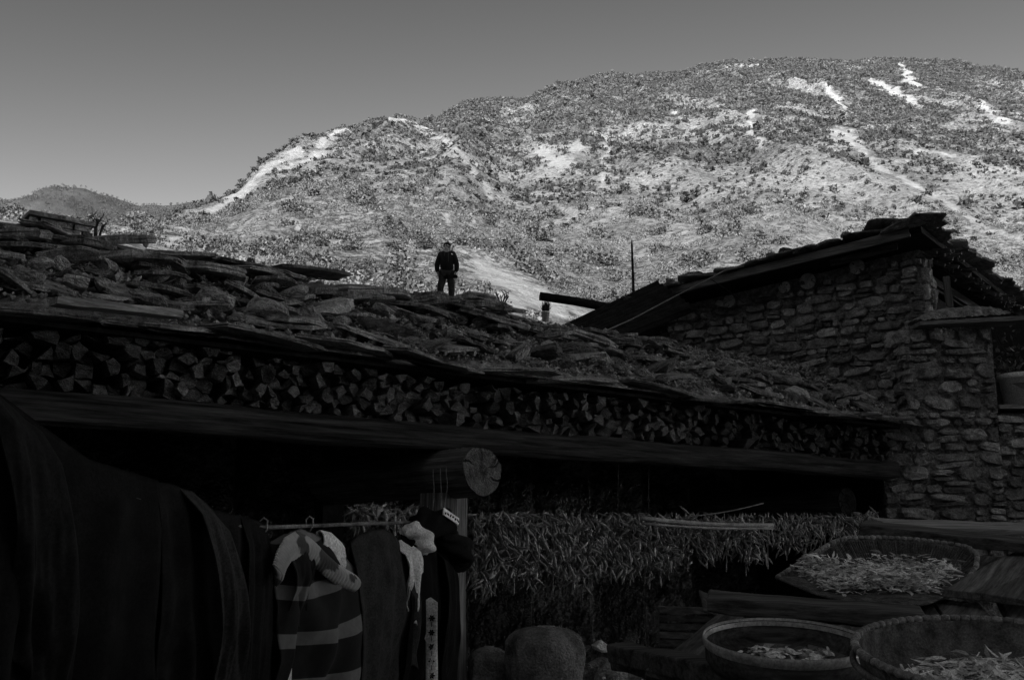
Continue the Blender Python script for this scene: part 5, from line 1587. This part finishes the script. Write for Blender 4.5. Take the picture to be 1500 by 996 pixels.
# patterned sweater
def camo(name, dark, light, scale, thr, bands=False):
    m = bpy.data.materials.new(name); m.use_nodes = True; T = m.node_tree; N = T.nodes; K = T.links.new
    b = N['Principled BSDF']; b.inputs['Roughness'].default_value = .95; b.inputs['Specular IOR Level'].default_value = .1
    tc = N.new('ShaderNodeTexCoord'); mp = N.new('ShaderNodeMapping'); mp.inputs['Scale'].default_value = (1, .55, 1); mp.inputs['Location'].default_value = (.37, .1, .02)
    K(tc.outputs['Object'], mp.inputs[0])
    if bands:
        n1 = N.new('ShaderNodeTexWave'); n1.bands_direction = 'Z'; n1.inputs['Scale'].default_value = scale; n1.inputs['Distortion'].default_value = 9; n1.inputs['Detail'].default_value = 1; n1.inputs['Detail Scale'].default_value = .55
        K(mp.outputs[0], n1.inputs[0])
        n1 = type('o', (), {'outputs': [n1.outputs['Fac']]})
    else:
        n1 = N.new('ShaderNodeTexNoise'); n1.inputs['Scale'].default_value = scale; n1.inputs['Detail'].default_value = .6; K(mp.outputs[0], n1.inputs[0])
    r = N.new('ShaderNodeMapRange'); r.inputs[1].default_value = thr - .012; r.inputs[2].default_value = thr + .012; r.inputs[3].default_value = dark; r.inputs[4].default_value = light; K(n1.outputs[0], r.inputs[0])
    n2 = N.new('ShaderNodeTexNoise'); n2.inputs['Scale'].default_value = 40; n2.inputs['Detail'].default_value = 3; K(tc.outputs['Object'], n2.inputs[0])
    r2 = N.new('ShaderNodeMapRange'); r2.inputs[3].default_value = .75; r2.inputs[4].default_value = 1.25; K(n2.outputs[0], r2.inputs[0])
    mu = N.new('ShaderNodeMath'); mu.operation = 'MULTIPLY'; K(r.outputs[0], mu.inputs[0]); K(r2.outputs[0], mu.inputs[1]); K(mu.outputs[0], b.inputs['Base Color'])
    return m
M['camo'] = camo('camo', .016, .13, 1.1, .80, True)
M['rib'] = camo('rib', .12, .5, 9.0, .44)
t = garment('patterned_sweater', (458, 790), 'dark sweater with wavy pale bands and a ribbed pale neckband, hung on the pole', 'sweater')
cloth('sweater_body', *drape([(397, 822), (408, 800), (424, 786), (440, 780), (470, 792), (500, 815), (520, 838)], [.72, .80, .86, .9], lambda f: -.02 - .10 * f, .06, 1.7, 21, .9, .05), M['camo'], t)
cloth('sleeve', *drape([(402, 815), (416, 795), (432, 785)], [.33, .40, .36], .02, .03, .8, 24, .3, .05, thick=.07), M['camo'], t)
# ribbed neckband: a drooping ring of ribs
ring = [(376, 826), (382, 806), (394, 786), (410, 777), (430, 786), (450, 806), (470, 824), (494, 838)]
V, F = [], []
nR_ = 150
for i in range(nR_):
    f = i / (nR_ - 1); u = float(np.interp(f * 7, range(8), [p_[0] for p_ in ring])); v = float(np.interp(f * 7, range(8), [p_[1] for p_ in ring]))
    c = LP(u, v); w = .10 + .03 * math.sin(f * 3.1)
    rib = .016 * math.sin(i * math.pi / 2.0)
    for k in range(7):
        j = k / 6; V.append(c + LN * (.085 + .030 * math.sin(j * math.pi) + rib * math.sin(j * math.pi) ** .5) - Vector((0, 0, j * w)) + LD * (.03 * j))
for i in range(nR_ - 1):
    for k in range(6): F.append((i * 7 + k, i * 7 + k + 1, (i + 1) * 7 + k + 1, (i + 1) * 7 + k))
cloth('neckband', V, F, M['rib'], t, .01)
V, F = [], []
for i in range(nR_):
    f = i / (nR_ - 1); u = 444 + 62 * f; v = 778 + 4 * math.sin(f * 3) + 44 * f * f
    c = LP(u, v); rib = .008 * math.sin(i * math.pi / 2.0)
    for k in range(6):
        j = k / 5; V.append(c - LN * (.03 + rib) + LN * .02 * j - Vector((0, 0, j * .09)))
for i in range(nR_ - 1):
    for k in range(5): F.append((i * 6 + k, i * 6 + k + 1, (i + 1) * 6 + k + 1, (i + 1) * 6 + k))
cloth('neckband', V, F, M['rib'], t, .01)
cloth('lining', *drape([(468, 782), (485, 786), (500, 800)], [.10, .16, .2], .0, .012, 1.0, 27, .4, .01), M['cloth_pale'], t)
q0, q1 = LP(405, 968), LP(421, 968)
t2 = thing('pale_cloth', tuple(q0), 'narrow pale cloth showing below the patterned sweater', 'cloth')
V = []; F = []
for i in range(8):
    for k in range(10): V.append(q0.lerp(q1, i / 7) + LN * (.03 + .008 * math.sin(i * 1.7)) - Vector((0, 0, k * .035)))
for i in range(7):
    for k in range(9): F.append((i * 10 + k, i * 10 + k + 1, (i + 1) * 10 + k + 1, (i + 1) * 10 + k))
cloth('cloth_panel', V, F, M['cloth_pale'], t2)
# dark skirt-like cloth
t = garment('dark_skirt', (550, 786), 'dark heavy skirt slung over the pole beside the patterned sweater', 'skirt')
cloth('skirt_front', *drape([(513, 800), (525, 788), (545, 781), (562, 779), (576, 787), (586, 800), (592, 822)], [1.3, 1.3, 1.15, .85, .66], lambda f: .05 + .12 * f, .035, 1.8, 41, .8, .06), M['cloth_dark'], t)
q = LP(596, 936); m = MB(); m.bar(q + LN * .12 + Vector((0, 0, .02)), q + LN * .12 + LD * .05 - Vector((0, 0, .02)), .006, .03); obj('label_tag', m.mesh('label_tag', M['cloth_pale']), t)
# pale scarf
t = garment('pale_scarf', (604, 780), 'pale twisted scarf knotted over the pole in front of the dark hoodie', 'scarf')
cloth('scarf_tail', *drape([(578, 806), (586, 796), (596, 794), (606, 804)], [.36, .46, .52, .42], lambda f: .06 - .06 * f, .035, 1.6, 51, .3, .03, thick=.05), M['cloth_pale'], t)
def rolled(name, path, rads, material, parent, seed=0, n=22, wr=.18):
    """a bunched roll of cloth along a path, wrinkled"""
    pts = [LP(u, v) + LN * o for u, v, o in path]
    P2, R2 = [], []
    for i in range(len(pts) - 1):
        for k in range(7):
            f = k / 7; P2.append(pts[i].lerp(pts[i + 1], f)); R2.append(rads[i] + (rads[i + 1] - rads[i]) * f)
    P2.append(pts[-1]); R2.append(rads[-1])
    for _ in range(3): P2 = [P2[0]] + [(P2[i - 1] + P2[i] * 2 + P2[i + 1]) / 4 for i in range(1, len(P2) - 1)] + [P2[-1]]
    m = MB(); m.tube(P2, R2, n)
    V = []
    for q_, v_ in enumerate(m.V):
        v_ = Vector(v_); c_ = P2[q_ // n]; d_ = v_ - c_; a_ = (q_ % n) / n * 6.28; l_ = (q_ // n) / 7
        V.append(c_ + d_ * (1 + wr * math.sin(4 * a_ + 3.5 * l_ + seed) + wr * .8 * mnoise.noise(Vector((math.cos(a_) * 1.5, math.sin(a_) * 1.5, l_ * 2.2 + seed)))))
    return obj(name, mesh(name, V, m.F, material, True), parent)
rolled('knot', [(586, 778, .02), (594, 776, .05), (604, 788, .07), (612, 800, .06), (614, 808, .03)], [.02, .055, .065, .06, .025], M['cloth_pale'], t, 3)
# hoodie with a lettered band
t = garment('dark_hoodie', (640, 770), 'dark hoodie with a white trim at its neck, hung against the post', 'hoodie')
cloth('hoodie_body', *drape([(588, 790), (600, 762), (618, 756), (636, 764), (648, 784)], [1.1, 1.15, 1.1, .98], lambda f: .02, .04, 1.7, 61, .8, .06), M['cloth_black'], t)
rolled('hood', [(628, 780, .06), (640, 790, .10), (652, 808, .12), (656, 822, .10), (648, 828, .06)], [.05, .075, .085, .07, .03], M['cloth_black'], t, 5, 26, .22)
rolled('shoulder', [(594, 800, .0), (602, 776, .03), (614, 764, .06), (630, 766, .08), (640, 786, .08)], [.04, .075, .09, .09, .06], M['cloth_black'], t, 8, 26, .2)
a, b = LP(613, 749), LP(636, 764)
m = MB(); m.bar(a + LN * .17, b + LN * .17, .008, .045, (0, 0, 1), 0, 6); tr = obj('neck_trim', m.mesh('neck_trim', M['cloth_white']), t)
for k in range(6):
    f = (k + .5) / 6; c = a.lerp(b, f) + LN * .1755
    m = MB(); m.bar(c - LD * .012 + Vector((0, 0, rl.uniform(-.008, .008))), c + LD * .012 + Vector((0, 0, rl.uniform(-.008, .008))), .004, rl.uniform(.010, .02)); obj('trim_print', m.mesh('trim_print', M['cloth_black']), tr)
cloth('sleeve', *drape([(626, 800), (638, 810), (648, 822)], [.85, .9, .86], .0, .02, .8, 66, .2, .04, thick=.10), M['cloth_black'], t)
# embroidered ribbon
t = garment('embroidered_sash', (630, 880), 'narrow white sash with a row of dark flower motifs', 'sash')
V, F = [], []
for k in range(30):
    j = k / 29
    for i in range(6):
        f = i / 5
        c = P(624 + 17 * f, 874 + 175 * j + (12 * abs(f - .35) if k < 3 else 0), line_y(628) - .42)
        V.append(c + Vector((0, .012 * math.sin(f * 3 + j * 6), 0)))
for k in range(29):
    for i in range(5): F.append((k * 6 + i, k * 6 + i + 1, k * 6 + 7 + i, k * 6 + 6 + i))
cloth('sash_band', V, F, M['cloth_pale'], t, .004)
for k in range(7):
    c = P(632.5 - .5 * (k % 2), 905 + 21 * k, line_y(628) - .435)
    m = MB()
    for q_ in range(6):
        a_ = q_ * math.pi / 3; d_ = Vector((math.cos(a_), 0, math.sin(a_))); s_ = Vector((-d_.z, 0, d_.x))
        m.add([c, c + d_ * .012 + s_ * .006, c + d_ * .022, c + d_ * .012 - s_ * .006, c + Vector((0, .004, 0))], [(0, 1, 2, 3), (4, 3, 2, 1)])
    m.bar(c + Vector((0, 0, -.022)), c + Vector((0, 0, -.05)), .004, .003, (0, 1, 0))
    obj('flower_motif', m.mesh('flower_motif', M['cloth_black']), t)

# ================================================================== DRYING RACK OF PLANKS WITH BASKETS
TILT = math.atan(.158)
def rack_z(y): return EYE - .35 + .158 * (y - 3.6)
def rack_hit(u, v, lift=0.0):
    a, b = ray(u, v); y = (-.35 - .158 * 3.6 + lift) / (b - .158)
    return Vector((a * y, y, EYE + b * y))
RX_, RY_, RZ_ = Vector((1, 0, 0)), Vector((0, math.cos(TILT), math.sin(TILT))), Vector((0, -math.sin(TILT), math.cos(TILT)))
rk = random.Random(55)
M['p_wood'] = wood_mat('p_wood', (1, -.12, 0), .025, .12)
M['q_wood'] = wood_mat('q_wood', (.55, .83, .1), .04, .18)
def plank(a, b, w, h, material, label, up=RZ_, jit=.006, nseg=8, name='plank', group=None):
    m = MB(); m.bar(a, b, w, h, up, jit, nseg, rk)
    o = obj(name, m.mesh(name, material)); bv = o.modifiers.new('edge', 'BEVEL'); bv.width = min(w, h) * .12; bv.segments = 2
    return tag(o, label, 'plank', group)
D = -.012
# two bearers on legs
def bearer(y, x0, x1, lift):
    c = [Vector((x0, y, rack_z(y) - lift)), Vector((x1, y, rack_z(y) - lift))]
    t = thing('trestle', (x0 / 2 + x1 / 2, y, 0), 'dark wooden trestle under the %s of the drying rack' % ('front' if y < 4 else 'back'), 'trestle')
    m = MB(); m.bar(c[0], c[1], .10, .10, (0, 0, 1), .006, 4); obj('rail', m.mesh('rail', M['p_wood']), t)
    for x in (x0 + .15, x1 - .15):
        m = MB(); m.bar(Vector((x, y, .0)), Vector((x, y, rack_z(y) - lift - .05)), .09, .09, (0, 1, 0), .005, 3); obj('leg', m.mesh('leg', M['post_wood']), t)
bearer(3.25, .8, 2.6, .19); bearer(4.25, 1.0, 3.2, .20)
# deck boards running away from the viewer
for k in range(10):
    x = .98 + k * .20
    a = Vector((x * .86, 3.05, 0)); b = Vector((x * (1.0 if k < 5 else 1.22) + .08, 4.32 if k < 5 else 5.35, 0))
    a.z, b.z = rack_z(a.y) - .045, rack_z(b.y) - .045
    plank(a, b, .19 + rk.uniform(-.01, .01), .035, M['q_wood'], 'long weathered board of the drying rack deck under the baskets', group='deck boards of the drying rack', name='deck_board')
# boards across
a, b = rack_hit(1036, 880, .02), rack_hit(1350, 905, .0)
plank(a, b, .16, .06, M['p_wood'], 'thick dark plank lying across the rack below the scoop basket')
a, b = P(1262, 772, 5.3), P(1560, 806, 4.9)
plank(a, b, .20, .05, M['p_wood'], 'upper dark plank across the back of the rack by the stone wall')
a, b = P(1290, 768, 5.5), P(1560, 778, 5.6)
plank(a, b, .30, .035, M['x_wood'], 'weathered plank lying behind the rack against the wall foot')
a, b = P(1360, 838, 4.75), P(1560, 800, 5.0)
a, b = rack_hit(1418, 872, .03), rack_hit(1520, 815, .03)
plank(a, b, .20, .03, M['q_wood'], 'loose board pointing away from the corner of the scoop basket')
a, b = rack_hit(1475, 880, .035), rack_hit(1590, 822, .03)
plank(a, b, .20, .03, M['q_wood'], 'loose board lying next to the large round basket')
a, b = P(975, 992, 3.9), P(1085, 905, 4.5)
plank(a, b, .17, .03, M['q_wood'], 'slanting board leaning up towards the small round tray')
a, b = P(905, 955, 4.3), P(1240, 1030, 3.0)
plank(a, b, .11, .075, M['p_wood'], 'heavy squared beam lying in front of the small round tray')
a, b = P(915, 968, 4.4), P(1200, 1050, 3.2)
plank(a, b, .14, .05, M['p_wood'], 'lower beam under the heavy squared beam')
a, b = P(930, 972, 4.6), P(930, 1010, 4.6)
plank(a, b, .055, .04, M['bamboo'], 'short pale peg standing under the end of the beam', up=(0, 1, 0), name='peg')
m = MB(); V = []; F = []
for i in range(10):
    for k in range(6):
        f = i / 9; c = P(1030 + 55 * f, 896 + 10 * math.sin(f * 2.6) + 9 * f, 4.7); V.append(c + Vector((0, .02 * k, .012 * math.sin(f * 5 + k) + .02 * k)))
for i in range(9):
    for k in range(5): F.append((i * 6 + k, i * 6 + k + 1, (i + 1) * 6 + k + 1, (i + 1) * 6 + k))
o = cloth('bark_piece', V, F, M['p_wood'], None, .008); tag(o, 'curled strip of bark on the plank end', 'bark')
# slatted crate behind the rack
cr = thing('slatted_crate', tuple(P(1015, 990, 6.0).xy.to_3d()), 'dark slatted crate standing behind the slanting board', 'crate')
for k in range(9):
    v = 893 + k * 12
    m = MB(); m.bar(P(968, v, 6.2), P(1075, v + 2, 6.0), .05, .035, (0, 0, 1), .003, 3); obj('slat', m.mesh('slat', M['p_wood']), cr)
for u in (970, 1072):
    a = P(u, 888, 6.22); m = MB(); m.bar(Vector((a.x, a.y, 0)), a, .05, .05, (0, 1, 0), .003, 3); obj('corner_post', m.mesh('corner_post', M['post_wood']), cr)

def strip(r, L_, w):
    """a curled dried strip"""
    V, F = [], []; n = 6; c1, c2 = r.uniform(-7, 7), r.uniform(-2.6, 2.6); a = r.uniform(0, 6.28); p = Vector((0, 0, 0)); el = r.uniform(-.15, .22)
    tw = r.uniform(-.7, .7)
    for i in range(n):
        t = i / (n - 1); ww = w * (1 - .6 * abs(2 * t - 1)) * r.uniform(.8, 1.2)
        d = Vector((math.cos(a) * math.cos(el), math.sin(a) * math.cos(el), math.sin(el))); s_ = Vector((-math.sin(a), math.cos(a), 0)); s_ = s_ * math.cos(tw) + d.cross(s_) * math.sin(tw)
        V += [p + s_ * ww, p - s_ * ww]; p = p + d * L_ / (n - 1); a += c1 / (n - 1) * .5; el += c2 / (n - 1) * .5; tw += r.uniform(-.35, .35)
    for i in range(n - 1): F.append((i * 2, i * 2 + 1, i * 2 + 3, i * 2 + 2))
    z = min(v.z for v in V)
    return [v - Vector((0, 0, z)) for v in V], F
def heap_of(name, n, spot, label, L0=.05, w0=.008, seed=1, leafy=.3):
    r = random.Random(seed); m = MB()
    for _ in range(n):
        c, h = spot(r); c = c + RZ_ * r.uniform(0, h)
        lf = r.random() < leafy
        V, F = strip(r, L0 * r.uniform(.6, 1.6), w0 * (r.uniform(1.2, 1.9) if lf else r.uniform(.4, .9)))
        m.add([c + RX_ * v.x + RY_ * v.y + RZ_ * (v.z * .6) for v in V], F)
    o = obj(name, m.mesh(name, M['dried'], True)); return tag(o, label, 'dried food', kind='stuff')
# --- small round tray with a tin rim
def tilted_lathe(prof, c, n=64, rib=None):
    V, F = [], []
    for i, (r_, z) in enumerate(prof):
        for k in range(n):
            a = 2 * math.pi * k / n; q = r_ + (rib(i, k) if rib else 0)
            V.append(c + RX_ * math.cos(a) * q + RY_ * math.sin(a) * q + RZ_ * z)
    for i in range(len(prof) - 1):
        for k in range(n):
            k2 = (k + 1) % n; F.append((i * n + k, i * n + k2, (i + 1) * n + k2, (i + 1) * n + k))
    return V, F
c = rack_hit(1150, 934, .055); rr = 110 * c.y * 1.03 / FPX; c = c - RZ_ * .105
t = thing('round_tray', tuple(c), 'small shallow round tray with a shiny rim and a few dried slices in it', 'tray')
m = MB(); m.add(*tilted_lathe([(0.001, .012), (rr * .90, .012), (rr * .97, .04), (rr * .985, .1), (rr * .992, .1), (rr * .975, .03), (rr * .90, 0), (.001, 0)], c)); obj('tray_wall', m.mesh('tray_wall', M['p_wood'], True), t)
m = MB(); m.add(*tilted_lathe([(rr * .972, .082), (rr * .985, .098), (rr * 1.0, .108), (rr * 1.012, .10), (rr * 1.01, .088), (rr * .99, .075)], c)); obj('tray_rim', m.mesh('tray_rim', M['tin'], True), t)
def cl(r, cc=[(-.12, -.05), (-.02, -.08), (.03, .03), (.1, -.03), (-.05, .05), (.14, .02), (.06, -.12), (-.10, -.13), (.0, -.15), (.12, -.10)]):
    a, b = r.choice(cc); return c + RX_ * (a + r.gauss(0, .018)) + RY_ * (b + .07 + r.gauss(0, .022)) + RZ_ * .015, .014
heap_of('dried_slices', 240, cl, 'a few curled dried slices scattered in the small tray', .045, .010, 5, .6)
# --- large round basket
c2 = rack_hit(1488, 962, .20); r2 = 211 * c2.y * 1.03 / FPX; c2 = c2 - RZ_ * .12
t = thing('round_basket', tuple(c2), 'large round woven basket with a wrapped rim, full of dried strips', 'basket')
m = MB(); m.add(*tilted_lathe([(0.001, .0), (r2 * .82, .0), (r2 * .94, .05), (r2 * .98, .12), (r2 * .96, .12), (r2 * .92, .055), (r2 * .8, .014), (0.001, .014)], c2, 120, lambda i, k: .003 * math.sin(k * math.pi))); obj('basket_bowl', m.mesh('basket_bowl', M['wicker'], True), t)
for k in range(84):                                    # wrapped rim, binding by binding
    a0, a1 = 2 * math.pi * k / 84, 2 * math.pi * (k + .86) / 84
    if math.sin(a0) < -.75: continue
    pts = [c2 + (RX_ * math.cos(a0 + (a1 - a0) * f) + RY_ * math.sin(a0 + (a1 - a0) * f)) * r2 * .985 + RZ_ * .125 for f in (0, .5, 1)]
    m = MB(); m.tube(pts, [.0095, .012, .0095], 7); obj('rim_binding', m.mesh('rim_binding', M['rim'], True), t)
m = MB(); m.tube([c2 + (RX_ * math.cos(2 * math.pi * k / 60) + RY_ * math.sin(2 * math.pi * k / 60)) * r2 * 1.0 + RZ_ * .085 for k in range(61)], .009, 6); obj('outer_hoop', m.mesh('outer_hoop', M['wicker'], True), t)
def c2s(r):
    a = r.uniform(0, 6.28); q = r2 * .82 * math.sqrt(r.random()); x, y = q * math.cos(a) + .05, q * math.sin(a) * .95 - .03
    return c2 + RX_ * x + RY_ * y + RZ_ * .016, .04 * (1 - (q / r2) ** 2) + .01
heap_of('dried_strips', 2800, c2s, 'thick layer of pale dried strips and leaves in the large round basket', .065, .0058, 6, .3)
# --- scoop-shaped basket
rimp = [(1138, 846, 4.50), (1160, 832, 4.60), (1195, 809, 4.75), (1222, 793, 4.88), (1240, 788, 4.94), (1290, 787, 4.97), (1340, 790, 4.97), (1390, 796, 4.94), (1418, 801, 4.90), (1432, 812, 4.80), (1430, 830, 4.62), (1415, 852, 4.45), (1396, 868, 4.34)]
rim = [P(*q) for q in rimp]
lip = [rack_hit(1360, 884, .012), rack_hit(1310, 889, .008), rack_hit(1250, 884, .008), rack_hit(1190, 868, .01)]
cen = sum(rim, Vector()) / len(rim)
t = thing('scoop_basket', (cen.x, cen.y, rack_z(cen.y)), 'wide scoop-shaped woven basket with a raised wrapped rim, holding dried strips', 'basket')
flo = []
for q in rim:
    d_ = Vector((cen.x, cen.y - .05, 0)) - Vector((q.x, q.y, 0)); p_ = Vector((q.x, q.y, 0)) + d_ * .16; p_.z = rack_z(p_.y) + .01
    flo.append(p_)
def resample(pts, n):
    out = []
    L_ = [0]
    for a, b in zip(pts[:-1], pts[1:]): L_.append(L_[-1] + (b - a).length)
    for i in range(n):
        s_ = L_[-1] * i / (n - 1); k = max(j for j in range(len(L_)) if L_[j] <= s_ + 1e-9); k = min(k, len(pts) - 2)
        f = (s_ - L_[k]) / max(L_[k + 1] - L_[k], 1e-6); out.append(pts[k].lerp(pts[k + 1], f))
    return out
nW = 150
RW, FW = resample(rim, nW), resample(flo, nW)
V, F = [], []
for i in range(nW):
    for k in range(5): V.append(FW[i].lerp(RW[i], k / 4) + (RW[i] - cen).normalized() * (.02 * math.sin(k / 4 * math.pi)))
for i in range(nW - 1):
    for k in range(4): F.append((i * 5 + k, i * 5 + k + 1, (i + 1) * 5 + k + 1, (i + 1) * 5 + k))
o = cloth('basket_wall', V, F, M['wicker'], t, .006)
fl = FW + list(reversed(resample([rim[0]] + list(reversed(lip)) + [rim[-1]], 40)))
cc_ = sum(fl, Vector()) / len(fl); cc_.z = rack_z(cc_.y) + .008
m = MB(); m.add([cc_] + fl, [(0, 1 + k, 1 + (k + 1) % len(fl)) for k in range(len(fl))]); cloth('basket_floor', m.V, m.F, M['wicker'], t, .006)
m = MB()
for i in range(1, nW - 1, 1):
    a, b = FW[i], RW[i]; d_ = (cen - b); d_.z = 0; d_.normalize()
    m.bar(a + d_ * .012, b + d_ * .006 - Vector((0, 0, .015)), .004, .005, d_, .001)
obj('upright_canes', m.mesh('upright_canes', M['wicker']), t)
kk = 62; RR = resample(rim, kk + 1)
for i in range(kk):
    a, b = RR[i], RR[i + 1]; m = MB(); m.tube([a, a.lerp(b, .5), a.lerp(b, .9)], [.010, .013, .010], 7); obj('rim_binding', m.mesh('rim_binding', M['rim'], True), t)
m = MB(); m.tube(resample([rim[0]] + list(reversed(lip)) + [rim[-1]], 20), .006, 6); obj('front_lip', m.mesh('front_lip', M['wicker'], True), t)
A_, B_, C_, D_ = rack_hit(1165, 848), rack_hit(1225, 826), rack_hit(1405, 838), rack_hit(1370, 876); E_ = rack_hit(1235, 878)
def sc_s(r):
    f, g_ = r.random(), r.random() ** .8
    p_ = E_.lerp(D_, f).lerp(A_.lerp(C_, f), g_) if r.random() < .75 else A_.lerp(E_, r.random()).lerp(B_, r.random() * .55)
    h = .045 + .055 * math.sin(f * 3.1)
    return p_ + RZ_ * .012, h * (.4 + .6 * r.random())
heap_of('dried_strips', 2600, sc_s, 'pile of pale dried strips spread along the mouth of the scoop basket', .05, .0062, 7, .35)
